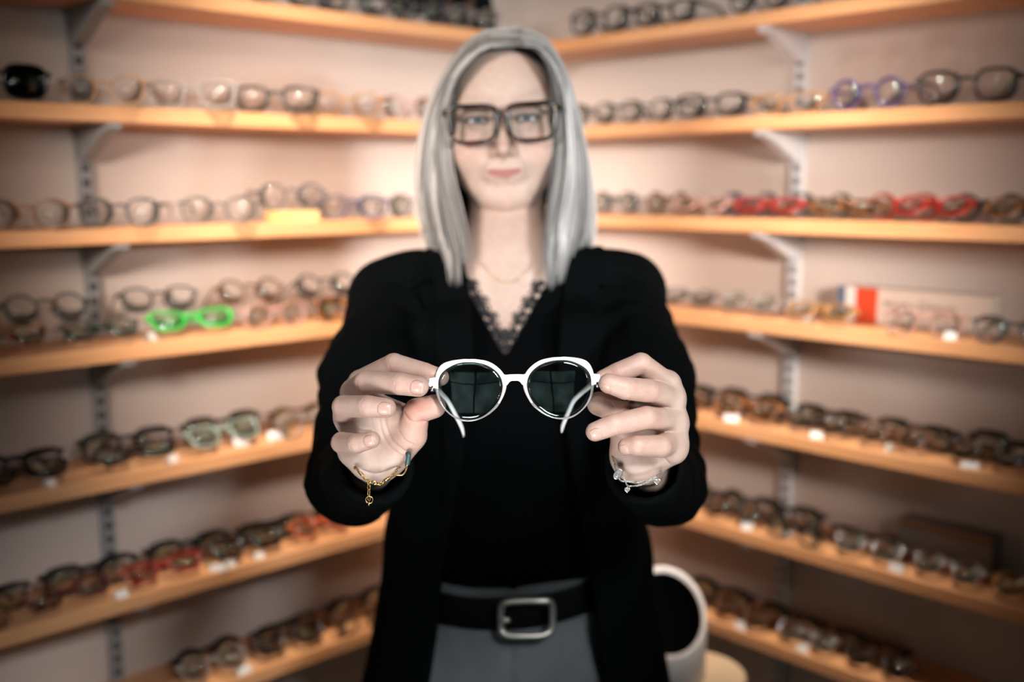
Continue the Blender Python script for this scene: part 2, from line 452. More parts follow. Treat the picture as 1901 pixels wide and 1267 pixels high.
# ------------------------------------------------------------------ figure: joints
MM = 0.001
def chain(*j):
    "joints (px, py, distance, radius in mm)"
    return [(PD(a, b, c).astype(np.float32), r * MM) for a, b, c, r in j]
HANDS = {
 'right': dict(      # the person's right hand, on the left in the photograph
  fingers=dict(
   index=chain((670, 709, .893, 10.4), (731, 676, .874, 9.0), (786, 691, .869, 8.2), (818, 701, .8685, 7.2)),
   middle=chain((655, 728, .893, 10.2), (679, 709, .866, 9.6), (743, 713, .848, 9.2), (777, 718, .8455, 8.5)),
   ring=chain((640, 772, .893, 10.0), (637, 755, .860, 9.2), (682, 755, .842, 9.0), (717, 758, .840, 8.1)),
   little=chain((652, 838, .893, 9.4), (634, 822, .866, 8.8), (662, 824, .847, 8.2), (690, 817, .842, 7.1)),
   thumb=chain((728, 846, .897, 10.5), (764, 808, .886, 13.0), (774, 764, .878, 11.0), (806, 755, .8745, 10.0))),
  palm=[((706, 858, .903, 12.0), (672, 722, .897, 9.5)), ((704, 858, .904, 12.0), (660, 748, .900, 9.5)), ((699, 858, .904, 12.0), (648, 790, .900, 9.5)),
        ((693, 858, .900, 12.5), (655, 836, .896, 11.0)), ((714, 860, .899, 11.5), (763, 810, .886, 12.5)), ((668, 738, .901, 9.5), (757, 776, .893, 10.0)), ((672, 775, .902, 9.5), (752, 800, .894, 11.0)), ((680, 860, .895, 13.0), (676, 800, .900, 9.0)),
        ((722, 846, .895, 11.0), (700, 770, .902, 8.5))],
  wrist=(702, 858, .914, 16.0)),
 'left': dict(
  fingers=dict(
   index=chain((1236, 712, .888, 10.4), (1190, 676, .872, 9.4), (1148, 692, .867, 8.6), (1120, 704, .868, 7.6)),
   middle=chain((1246, 738, .888, 10.6), (1203, 726, .862, 9.9), (1160, 721, .848, 9.3), (1130, 712, .8455, 8.2)),
   ring=chain((1250, 782, .888, 10.4), (1200, 776, .858, 9.6), (1140, 789, .845, 9.0), (1105, 802, .844, 7.9)),
   little=chain((1250, 820, .886, 10.0), (1226, 829, .862, 9.6), (1183, 828, .850, 8.4), (1163, 830, .853, 7.2)),
   thumb=chain((1170, 852, .895, 12.5), (1162, 810, .891, 12.0), (1146, 762, .882, 10.8), (1112, 750, .8745, 10.2))),
  palm=[((1192, 860, .903, 12.0), (1240, 716, .893, 10.0)), ((1194, 860, .904, 12.0), (1246, 752, .894, 11.0)), ((1198, 860, .904, 12.0), (1252, 792, .892, 11.5)),
        ((1200, 858, .901, 12.0), (1248, 835, .886, 13.0)), ((1180, 858, .896, 13.5), (1162, 812, .890, 12.0)), ((1176, 856, .898, 12.0), (1158, 840, .894, 10.5)), ((1238, 738, .899, 10), (1164, 768, .896, 9.5)), ((1238, 775, .900, 10), (1165, 795, .896, 11)), ((1190, 860, .895, 13.0), (1200, 800, .900, 9.0)),
        ((1180, 852, .893, 13.5), (1210, 770, .902, 8.5))],
  wrist=(1192, 860, .914, 15.5))}
ELBOW = {'right': PD(652, 892, 1.12), 'left': PD(1234, 896, 1.14)}
SHOULDER = {'right': PY(722, 574, 1.385), 'left': PY(1160, 562, 1.385)}
WRIST = {s: PD(*HANDS[s]['wrist'][:3]) for s in HANDS}

def hand_grid(side, h=0.00075):
    H = HANDS[side]
    allp = [p for c in H['fingers'].values() for p, r in c] + [WRIST[side]]
    W = WRIST[side]; E = ELBOW[side]
    arm_end = W + (E - W) * 0.42
    allp.append(arm_end)
    lo = np.min(allp, 0) - 0.03; hi = np.max(allp, 0) + 0.03
    G = Grid(lo, hi, h)
    def upd(d, a, b, r, fn, k):
        sl = G.box(np.minimum(a, b) - r - 0.012, np.maximum(a, b) + r + 0.012)
        d[sl] = smin(d[sl], fn(G.pts(sl)), k)
    palm = np.full(G.n, 0.05, np.float32)
    for (a, b) in H['palm']:
        pa = PD(*a[:3]).astype(np.float32); pb = PD(*b[:3]).astype(np.float32)
        upd(palm, pa, pb, 0.016, lambda p: rcone(p, pa, pb, a[3] * MM, b[3] * MM), 0.010)
    r = H['wrist'][3] * MM
    upd(palm, W, arm_end, 0.03, lambda p: rcone(p, W, arm_end, r, r * 1.25), 0.012)
    fs = []
    cam_dir = -CF
    for name, c in H['fingers'].items():
        pp = np.array([p for p, _ in c]); sl = G.box(pp.min(0) - 0.024, pp.max(0) + 0.024)
        P = G.pts(sl); d = None
        for i in range(3):
            e = rcone(P, c[i][0], c[i + 1][0], c[i][1], c[i + 1][1])
            d = e if d is None else smin(d, e, 0.0012)
        # knuckle swelling and skin folds over the joints
        for i in (1, 2):
            J, rj = c[i]
            ax = (c[i + 1][0] - c[i - 1][0]); ax = ax / np.linalg.norm(ax)
            q = P - J; s_ = q @ ax.astype(np.float32); rad = np.sqrt(np.maximum((q * q).sum(-1) - s_ * s_, 0))
            m = np.exp(-np.square(np.maximum(np.abs(s_) - 0.004, 0) / 0.002)) * (rad < rj * 2.2)
            for k_, (o_, a_) in enumerate(((-0.0021, .00016), (0.0, .00040), (0.0020, .00018))):
                wav = o_ + 0.0005 * np.sin(P[..., 0] * 900 + P[..., 2] * 700 + k_ * 2)
                d = d + a_ * np.exp(-np.square((s_ - wav) / 0.00055)) * m
        # fingertip pad
        a_, b_ = c[2][0], c[3][0]; axd = (b_ - a_) / np.linalg.norm(b_ - a_)
        # the first section melts into the palm, the outer ones stay free
        q0 = np.clip(((P - c[0][0]) @ (c[1][0] - c[0][0])) / float(((c[1][0] - c[0][0]) ** 2).sum()), 0, 1)
        kk = 0.010 * (1 - q0) + 0.0012
        if name == 'thumb': kk = 0.012 * (1 - q0) + 0.003
        dd = smin(d, palm[sl], kk.astype(np.float32))
        fs.append((sl, dd))
    G.F = palm.copy()
    for sl, dd in fs: G.F[sl] = smin(G.F[sl], dd, 0.0007)
    # palm creases
    creases = HCREASE[side]
    acc = np.zeros_like(G.F)
    for (pts_, wdt, dep) in creases:
        pl = []
        for a, b, c in catmull(pts_, 22):
            dd_ = np.arange(c - .014, c + .03, .0005); ray = np.stack([PD(a, b, q) for q in dd_]); Fv = G.sample(ray.astype(np.float32))
            k = int(np.argmax(Fv < 0)) if (Fv < 0).any() else 28
            pl.append(ray[k])
        pl = np.array(pl, np.float32)
        for i in range(len(pl) - 1):
            if np.linalg.norm(pl[i + 1] - pl[i]) > .006: continue
            sl = G.box(np.minimum(pl[i], pl[i + 1]) - 0.006, np.maximum(pl[i], pl[i + 1]) + 0.006)
            P = G.pts(sl)
            # distance to the line, ignoring how far along the viewing depth it lies: creases follow the skin
            dl = rcone(P, pl[i], pl[i + 1], 0, 0)
            q = np.exp(-np.square(dl / wdt))
            acc[sl] = np.maximum(acc[sl], dep * q.astype(np.float32))
    G.F += acc
    return G
HCREASE = {
 'right': [(((750, 735, .868), (749, 757, .868), (755, 775, .868), (768, 785, .870), (788, 783, .874)), .0012, .0016),
           (((714, 778, .890), (719, 800, .885), (731, 822, .880), (753, 840, .876)), .0012, .0016),
           (((704, 780, .890), (710, 806, .886), (724, 830, .880), (746, 848, .878)), .0010, .0011),
           (((688, 778, .893), (694, 800, .888), (706, 822, .884)), .0010, .0011),
           (((660, 790, .890), (672, 797, .888), (690, 798, .890)), .0009, .0009),
           (((740, 800, .880), (752, 818, .876), (768, 826, .876)), .0009, .0008),
           (((672, 874, .888), (700, 880, .886), (736, 868, .886)), .0009, .0009)],
 'left': [(((1125, 743, .868), (1138, 752, .868), (1142, 764, .868)), .0008, .0005),
          (((1203, 835, .876), (1214, 845, .874), (1232, 851, .874), (1243, 862, .874)), .0010, .0010),
          (((1128, 800, .878), (1150, 815, .876), (1158, 840, .876)), .0010, .0008)]}

# ------------------------------------------------------------------ head (its own frame: x to the picture's right, y back, z up, origin between the eyes)
EYE0 = PD(932, 223, 1.322)
HROT = Matrix.Rotation(R(-2.4), 3, 'Y')
HR = np.array(HROT, dtype=np.float32)
def h2w(p): return EYE0 + np.asarray(p, float) @ HR.T
def w2h(P): return (P - EYE0.astype(np.float32)) @ HR
EX = 0.0315
def head_sdf(p):
    "p in head coordinates"
    x, y, z = p[..., 0], p[..., 1], p[..., 2]
    ps = np.stack([np.abs(x), y, z], -1)
    d = ellip(p, (0, .094, .038), (.074, .094, .078))
    d = smin(d, ellip(p, (0, .070, .010), (.0725, .072, .088)), .02)
    d = smin(d, ellip(p, (0, .060, -.042), (.0715, .059, .066)), .02)      # lower face
    d = smin(d, rcone(ps, (.0500, .076, -.050), (.0185, .028, -.0945), .0225, .0185), .016)   # jaw
    d = smin(d, ellip(p, (0, .020, -.100), (.017, .017, .0165)), .014)    # chin
    d = smin(d, ellip(ps, (.041, .031, -.036), (.027, .0235, .027)), .016)  # cheeks
    d = smin(d, ellip(p, (0, .012, -.060), (.028, .017, .022)), .012)     # mouth area
    d = smin(d, rcone(ps, (.012, .008, .019), (.044, .020, .021), .0085, .008), .012)   # brow
    # eye sockets
    d = smax(d, -ellip(ps, (EX + .001, -.004, .001), (.0175, .0125, .0115)), .008)
    # nose
    n = rcone(p, (0, .006, .006), (0, -.0155, -.037), .0062, .0088)
    n = smin(n, ellip(ps, (.0108, -.003, -.0405), (.0062, .009, .0062)), .006)
    n = smin(n, rcone(p, (0, -.006, -.045), (0, .004, -.049), .005, .005), .004)
    d = smin(d, n, .008)
    d = smax(d, -ellip(ps, (.0064, -.008, -.0480), (.0028, .0040, .0020)), .0025)
    # lids over the eyeball
    ball = sph(ps, (EX, .0115, 0), .0138)
    d = smin(d, ball, .004)
    ap = np.sqrt(np.square((ps[..., 0] - EX) / .0138) + np.square((z + .0004 * 0 - .0006) / np.where(z > 0, .0036, .0034))) - 1
    cut = np.maximum(ap * .0045, np.abs(y + .004) - .012)
    d = smax(d, -cut, .0012)
    d = np.minimum(d, sph(ps, (EX, .0118, 0), .0116))
    # lips
    up = rcone(ps, (0.0, -.0020, -.0648), (.0205, .0072, -.0628), .0030, .0014)
    lo_ = rcone(ps, (0, -.0018, -.0700), (.0165, .0064, -.0658), .0036, .0016)
    d = smin(d, smin(up, lo_, .0008), .0028)
    d = d + .0014 * np.exp(-np.square((z + .0672 - .10 * np.abs(x) * np.abs(x) * 60 * .3) / .0011)) * (np.abs(x) < .026) * (y < .02)
    # smile folds
    fold = rcone(ps, (.0185, -.002, -.040), (.0300, .008, -.064), .0, .0)
    d = d + .0012 * np.exp(-np.square(fold / .0032))
    # ears
    e = ellip(ps, (.0760, .088, -.010), (.0075, .016, .030))
    d = smin(d, e, .006)
    return d
NECK_T = h2w((0.002, .092, -.075)); NECK_B = PY(944, 492, 1.402)
def bust_extra(P):
    d = rcone(P, NECK_T, NECK_B, .0500, .0530)
    base = PY(944, 500, 1.405)
    for s in ('left', 'right'):
        sh = SHOULDER[s] + np.array([0, .018, .010])
        d = smin(d, rcone(P, NECK_B, sh, .050, .040), .05)
        # neck muscle and collarbone
        d = smin(d, rcone(P, h2w(((.046 if s == 'left' else -.046), .095, -.062)), PY(944 + (12 if s == 'left' else -12), 512, 1.345), .012, .008), .012)
        cb = PY(944 + (120 if s == 'left' else -120), 500, 1.36)
        d = smin(d, rcone(P, PY(944 + (16 if s == 'left' else -16), 520, 1.338), cb, .008, .008), .014)
    return d
# trunk: (py on the picture at depth 1.39, half width, front y, back y)
def zat(py, Y=1.39): return float(PY(944, py, Y)[2])
CX = float(PY(944, 900, 1.39)[0])
TR = [(500, .120, 1.352, 1.470), (560, .150, 1.325, 1.485), (640, .152, 1.292, 1.490), (720, .150, 1.270, 1.485), (800, .142, 1.268, 1.480),
      (900, .130, 1.285, 1.470), (1000, .126, 1.298, 1.462), (1090, .132, 1.300, 1.464), (1180, .152, 1.292, 1.480), (1280, .168, 1.285, 1.500), (1400, .170, 1.29, 1.50)]
TZ = np.array([zat(t[0]) for t in TR][::-1]); TW = np.array([t[1] for t in TR][::-1]); TF = np.array([t[2] for t in TR][::-1]); TB = np.array([t[3] for t in TR][::-1])
def trunk(P, off=0.0, ztop=None, zbot=None, n=2.3):
    z = P[..., 2]
    w = np.interp(z, TZ, TW) + off; f = np.interp(z, TZ, TF) - off; b = np.interp(z, TZ, TB) + off
    cy = (f + b) / 2; hy = (b - f) / 2
    q = (np.abs((P[..., 0] - CX) / w) ** n + np.abs((P[..., 1] - cy) / hy) ** n) ** (1 / n)
    d = (q - 1) * np.minimum(w, hy)
    zt = TZ[-1] if ztop is None else ztop; zb = TZ[0] if zbot is None else zbot
    return smax(d, np.maximum(z - zt, zb - z), .03)
def body_sdf(P):
    d = trunk(P, 0, zbot=zat(1300))
    d = smin(d, bust_extra(P), .035)
    return d
# ------------------------------------------------------------------ figure: skin
def skin_mat():
    m, nt, b = mat_base('skin'); L = nt.links.new
    at = nt.nodes.new('ShaderNodeAttribute'); at.attribute_name = 'tone'
    tc = nt.nodes.new('ShaderNodeTexCoord')
    n1 = nt.nodes.new('ShaderNodeTexNoise'); n1.inputs['Scale'].default_value = 120; n1.inputs['Detail'].default_value = 5
    L(tc.outputs['Object'], n1.inputs['Vector'])
    rp = nt.nodes.new('ShaderNodeValToRGB'); L(n1.outputs['Fac'], rp.inputs['Fac'])
    rp.color_ramp.elements[0].position = 0.3; rp.color_ramp.elements[0].color = (0.93, 0.86, 0.84, 1)
    rp.color_ramp.elements[1].position = 0.7; rp.color_ramp.elements[1].color = (1, 1, 1, 1)
    mx = nt.nodes.new('ShaderNodeMix'); mx.data_type = 'RGBA'; mx.blend_type = 'MULTIPLY'; mx.inputs['Factor'].default_value = 1
    L(at.outputs['Color'], mx.inputs['A']); L(rp.outputs['Color'], mx.inputs['B']); L(mx.outputs['Result'], b.inputs['Base Color'])
    b.inputs['Roughness'].default_value = 0.48; b.inputs['Specular IOR Level'].default_value = 0.35
    b.inputs['Subsurface Weight'].default_value = 0.25; b.inputs['Subsurface Scale'].default_value = 0.004
    b.inputs['Subsurface Radius'].default_value = (1.0, 0.35, 0.2)
    n2 = nt.nodes.new('ShaderNodeTexNoise'); n2.inputs['Scale'].default_value = 900; n2.inputs['Detail'].default_value = 3
    n3 = nt.nodes.new('ShaderNodeTexVoronoi'); n3.inputs['Scale'].default_value = 1100; n3.feature = 'DISTANCE_TO_EDGE'
    L(tc.outputs['Object'], n2.inputs['Vector']); L(tc.outputs['Object'], n3.inputs['Vector'])
    ad = nt.nodes.new('ShaderNodeMath'); ad.operation = 'ADD'; L(n2.outputs['Fac'], ad.inputs[0]); L(n3.outputs['Distance'], ad.inputs[1])
    bp = nt.nodes.new('ShaderNodeBump'); bp.inputs['Strength'].default_value = 0.35; bp.inputs['Distance'].default_value = 0.00035
    L(ad.outputs[0], bp.inputs['Height']); L(bp.outputs['Normal'], b.inputs['Normal'])
    return m
M_SKIN = skin_mat()
SKIN = np.array((0.475, 0.352, 0.295))

person = empty('person', (CX, 1.39, 0))
tag(person, 'woman with a silver bob and black blazer holding out white glasses in both hands', 'person')
def to_person(o):
    o.parent = person; o.matrix_parent_inverse = Matrix.Translation((-CX, -1.39, 0)); return o

HG = {s: hand_grid(s) for s in ('right', 'left')}
def arm_sdf(P, s, r0, r1, r2, extra=0.0):
    mid = ARM_MID[s]
    d = rcone(P, SHOULDER[s], mid, r0, r1)
    d = smin(d, rcone(P, mid, ELBOW[s], r1, r2), .02)
    return d
ARM_MID = {'right': PD(682, 705, 1.262), 'left': PD(1200, 700, 1.270)}
LEG = {s: [np.array(q) for q in ((CX + g * .085, 1.385, .74), (CX + g * .095, 1.372, .42), (CX + g * .10, 1.40, .075))] for s, g in (('right', -1), ('left', 1))}
def make_body():
    pieces = []
    # head and neck, fine
    g = Grid((-.092, -.030, -.150), (.092, .200, .125), .0016)
    P = g.pts(g.full())
    H = head_sdf(P)
    Pw = (P.reshape(-1, 3) @ HR.T + EYE0.astype(np.float32)).reshape(P.shape).astype(np.float32)
    nk = rcone(Pw, NECK_T, NECK_B, .0500, .0530)
    F = smin(H, nk, .014)
    F = smax(F, -.145 - P[..., 2], .002)
    g.F = F
    V, Q = surface_nets(g.F, g.lo, g.h)
    V = relax(V, Q, 1, .4)
    pieces.append((h2w(V), Q))
    # trunk, arms and legs, coarse
    g = Grid((CX - .32, .84, -.01), (CX + .32, 1.54, 1.52), .0065)
    P = g.pts(g.full())
    F = body_sdf(P)
    for s in ('right', 'left'):
        F = smin(F, arm_sdf(P, s, .044, .040, .033), .02)
        W = WRIST[s]; E = ELBOW[s]
        F = smin(F, rcone(P, E, W + (E - W) * .25, .033, .0225), .01)
        a, b, c = LEG[s]
        F = smin(F, rcone(P, a, b, .082, .052), .03); F = smin(F, rcone(P, b, c, .052, .034), .01)
        F = smin(F, rcone(P, c, c + np.array((0, -.10, -.045)), .03, .022), .01)
    V, Q = surface_nets(F, g.lo, g.h)
    pieces.append((V, Q))
    for s in ('right', 'left'):
        g = HG[s]
        V, Q = surface_nets(g.F, g.lo, g.h)
        V = relax(V, Q, 1, .35)
        pieces.append((V, Q))
    obs = []
    for i, (V, Q) in enumerate(pieces):
        o = bpy.data.objects.new('tmp', fast_mesh('tmp%d' % i, V, Q)); COL.objects.link(o); obs.append(o)
    total = sum(len(o.data.vertices) for o in obs)
    body = None
    try:
        base = obs[1]
        for k in (0, 2, 3):
            mo = base.modifiers.new('b', 'BOOLEAN'); mo.operation = 'UNION'; mo.object = obs[k]; mo.solver = 'MANIFOLD'
        dg = bpy.context.evaluated_depsgraph_get()
        me = bpy.data.meshes.new_from_object(base.evaluated_get(dg))
        print('BOOLEAN', total, len(me.vertices))
        if len(me.vertices) > 0.6 * total: body = me
    except Exception as e:
        print('boolean failed', e)
    if body is None:
        bm = bmesh.new()
        for o in obs: bm.from_mesh(o.data)
        body = bpy.data.meshes.new('body'); bm.to_mesh(body); bm.free()
    for o in obs:
        d = o.data; bpy.data.objects.remove(o); bpy.data.meshes.remove(d)
    body.name = 'body'
    body.polygons.foreach_set('use_smooth', [True] * len(body.polygons))
    # natural colouring
    n = len(body.vertices); V = np.empty(n * 3, np.float32); body.vertices.foreach_get('co', V); V = V.reshape(-1, 3)
    col = np.tile(SKIN, (n, 1))
    def blob(c, r, colr, a):
        w = a * np.exp(-(((V - np.asarray(c, np.float32)) / np.asarray(r, np.float32)) ** 2).sum(1))
        col[:] = col + w[:, None] * (np.array(colr) - col)
    RED = (0.50, 0.255, 0.195)
    for s in HANDS:
        for nm, c in HANDS[s]['fingers'].items():
            for i, a in ((1, .45), (2, .38), (3, .42)):
                blob(c[i][0], c[i][1] * 1.5, RED, a)
        blob(PD(*HANDS[s]['palm'][4][1][:3]), .02, RED, .25)
    blob(PD(770, 757, .868), .014, (0.52, 0.20, 0.14), .55)
    blob(PD(1178, 750, .870), .012, (0.52, 0.20, 0.14), .55)
    head = np.abs(V - EYE0.astype(np.float32)).max(1) < .30
    Hc = w2h(V); hx = np.abs(Hc[:, 0])
    def hb(c, r, colr, a, both=True):
        X = np.stack([hx if both else Hc[:, 0], Hc[:, 1], Hc[:, 2]], 1)
        w = a * np.exp(-(((X - np.array(c)) / np.array(r)) ** 2).sum(1)) * head
        col[:] = col + w[:, None] * (np.array(colr) - col)
    hb((.040, .02, -.034), (.020, .04, .020), (0.52, 0.28, 0.22), .5)
    hb((0, -.01, -.038), (.014, .02, .012), (0.50, 0.27, 0.21), .5)
    hb((0, .01, -.100), (.02, .03, .014), (0.50, 0.29, 0.23), .3)
    # lips
    lip = head & (Hc[:, 1] < .014) & (hx < .0225)
    zc = -.0675 + .0035 * (hx / .0215) ** 2
    hh = .0058 * np.sqrt(np.clip(1 - (hx / .0225) ** 2, 0, 1)) + .0006
    wl = np.clip((hh - np.abs(Hc[:, 2] - zc)) / .0015, 0, 1) * lip
    col[:] = col + (0.95 * wl)[:, None] * (np.array((0.34, 0.13, 0.12)) - col)
    # brows, lash lines and eye shadow
    bz = .0175 - 3.0 * (hx - .033) ** 2 * 4
    wb = np.exp(-((Hc[:, 2] - bz) / .0028) ** 2) * np.clip((hx - .012) / .004, 0, 1) * np.clip((.050 - hx) / .006, 0, 1) * head * (Hc[:, 1] < .04)
    col[:] = col + (0.8 * wb)[:, None] * (np.array((0.14, 0.09, 0.07)) - col)
    er = np.sqrt(((hx - EX) / .0150) ** 2 + ((Hc[:, 2] - .0006) / .0050) ** 2)
    wl = np.exp(-((er - 1.0) / .28) ** 2) * np.where(Hc[:, 2] > .0006, .97, .5) * head * (Hc[:, 1] < .02)
    col[:] = col + wl[:, None] * (np.array((0.03, 0.02, 0.02)) - col)
    ca = body.color_attributes.new('tone', 'FLOAT_COLOR', 'POINT')
    ca.data.foreach_set('color', np.hstack([col, np.ones((n, 1))]).astype(np.float32).ravel())
    body.materials.clear(); body.materials.append(M_SKIN)
    o = bpy.data.objects.new('body', body); COL.objects.link(o); to_person(o)
    return o
make_body()

# eyes
M_EYEW = plain('eye_white', (0.72, 0.69, 0.67), 0.15); M_IRIS = plain('iris_blue_grey', (0.055, 0.09, 0.115), 0.2, noise=.3, nscale=900); M_PUP = plain('pupil', (0.004, 0.004, 0.004), 0.1)
def uv_cap(m, c, r, a0, a1, seg=24, n=8):
    "spherical cap facing -y of the head, between polar angles a0..a1"
    v = []; f = []
    for i in range(n + 1):
        a = a0 + (a1 - a0) * i / n
        for k in range(seg):
            t = 2 * math.pi * k / seg
            v.append(h2w((c[0] + r * math.sin(a) * math.cos(t), c[1] - r * math.cos(a), c[2] + r * math.sin(a) * math.sin(t))))
    for i in range(n):
        for k in range(seg):
            l = (k + 1) % seg; f.append((i * seg + k, i * seg + l, (i + 1) * seg + l, (i + 1) * seg + k))
    f.append(tuple(range(seg))[::-1])
    m.add(v, f)
for sx in (-1, 1):
    c = (sx * EX, .0118, .0002)
    m = MB(); uv_cap(m, c, .0122, R(30), R(178), n=12); e = to_person(m.build('eye', M_EYEW, smooth=True))
    m = MB(); uv_cap(m, c, .01225, R(11), R(32)); i_ = m.build('iris', M_IRIS, smooth=True); i_.parent = e
    m = MB(); uv_cap(m, c, .01228, R(0.5), R(12)); i_ = m.build('pupil', M_PUP, smooth=True); i_.parent = e

for sx in (-1, 1):
    m = MB()
    for sg_, r_ in ((1, .00105), (-1, .0004)):
        pts = []
        for t in np.linspace(0.02, math.pi - .02, 15):
            x = .0142 * math.cos(t); z = .0006 + sg_ * (.0037 if sg_ > 0 else .0033) * math.sin(t)
            y = .0115 - math.sqrt(max(1e-8, .0141 ** 2 - min(x * x, .0136 ** 2) - z * z)) - .0003
            pts.append(h2w((sx * (EX + x), y, z)))
        m.sweep(pts, r_, seg=6)
    to_person(m.build('eyelashes', plain('lash_black', (.008, .006, .006), .6), smooth=True))
    m = MB()
    bp = [h2w((sx * x, y, z)) for x, y, z in ((.014, -.0010, .0175), (.024, -.0015, .0195), (.036, .0025, .0200), (.046, .0100, .0175))]
    m.sweep(catmull(bp, 14), [.0006, .0013, .0018, .0020, .0021, .0021, .0020, .0019, .0017, .0015, .0013, .0010, .0007, .0004], seg=6, flat=(.5, 1.0))
    to_person(m.build('eyebrow', plain('brow_brown', (.06, .04, .03), .7), smooth=True))

# fingernails, laid on the skin surface
M_NAIL = plain('nail', (0.47, 0.285, 0.235), 0.32, noise=.05, nscale=300, spec=.35)
M_NAILT = plain('nail_tip', (0.54, 0.41, 0.345), 0.35, spec=.3)
def nail(side, finger, half=48, length=.0105, back=.0045, turn=0.0, lift=0.0):
    c = HANDS[side]['fingers'][finger]; g = HG[side]
    a, b = c[2][0].astype(float), c[3][0].astype(float); ra, rb = c[2][1], c[3][1]
    ax = (b - a) / np.linalg.norm(b - a)
    n = -CF - (-CF @ ax) * ax; n /= np.linalg.norm(n)
    Rm = np.array(Matrix.Rotation(R(turn), 3, Vector(ax))); n = Rm @ n
    t = np.cross(ax, n)
    NU, NV = 14, 12; V = []; tip = b + ax * (rb * .80)
    L_ = length
    for j in range(NV + 1):
        v = j / NV; pos = tip - ax * L_ * (1 - v)
        wv = math.sqrt(max(0, 1 - ((.42 - v) / .45) ** 2)) if v < .42 else (1.0 if v < .8 else math.sqrt(max(0, 1 - ((v - .8) / .26) ** 2)))
        wv = max(wv, .08)
        for i in range(NU + 1):
            th = R(half) * wv * (2 * i / NU - 1)
            dr = math.cos(th) * n + math.sin(th) * t
            base = pos - ax * (.0 if v < .8 else (v - .8) * .006)
            ss = np.linspace(rb * 2.0, rb * .2, 60)
            pts = base + dr * ss[:, None]
            Fv = g.sample(pts.astype(np.float32)); k = int(np.argmax(Fv < 0)); 
            if k == 0: k = 30
            f0, f1 = Fv[k - 1], Fv[k]; s_ = ss[k - 1] + (ss[k] - ss[k - 1]) * (f0 / (f0 - f1 + 1e-9))
            V.append([base, dr, s_])
    S = np.array([q[2] for q in V]).reshape(NV + 1, NU + 1)
    for _ in range(4):
        S[1:-1, :] = .5 * S[1:-1, :] + .25 * (S[:-2, :] + S[2:, :]); S[:, 1:-1] = .5 * S[:, 1:-1] + .25 * (S[:, :-2] + S[:, 2:])
    VV = []; F = []
    W_ = NU + 1
    for lay in (0, 1):
        for j in range(NV + 1):
            for i in range(W_):
                base, dr, _ = V[j * W_ + i]
                edge = min(1, min(i, NU - i, j) / 2)
                VV.append(base + dr * (S[j, i] + (.00018 + .00022 * edge + lift if lay == 0 else -.0006)))
    N0 = (NV + 1) * W_
    for j in range(NV):
        for i in range(NU):
            q = (j * W_ + i, j * W_ + i + 1, (j + 1) * W_ + i + 1, (j + 1) * W_ + i); F.append(q); F.append(tuple(k + N0 for k in q[::-1]))
    ring = [i for i in range(W_)] + [j * W_ + NU for j in range(1, NV + 1)] + [NV * W_ + i for i in range(NU - 1, -1, -1)] + [j * W_ for j in range(NV - 1, 0, -1)]
    for k in range(len(ring)):
        p, q = ring[k], ring[(k + 1) % len(ring)]; F.append((q, p, p + N0, q + N0))
    o = mesh_obj('fingernail', VV, F, [M_NAIL, M_NAILT])
    for pl in o.data.polygons:
        jj = min((v % N0) // W_ for v in pl.vertices)
        if jj >= NV - 2: pl.material_index = 1
    bm = bmesh.new(); bm.from_mesh(o.data); bmesh.ops.recalc_face_normals(bm, faces=bm.faces); bm.to_mesh(o.data); bm.free()
    return to_person(o)
nail('right', 'middle', 44, .0115, turn=6)
nail('right', 'ring', 44, .0115, turn=4)
nail('right', 'little', 44, .0092, turn=4)
nail('right', 'index', 46, .0110, turn=8)
nail('left', 'middle', 40, .0085, turn=-52)
nail('left', 'ring', 44, .0100, turn=-18)
nail('left', 'little', 42, .0085, turn=-20)
nail('left', 'index', 44, .0085, turn=-60)

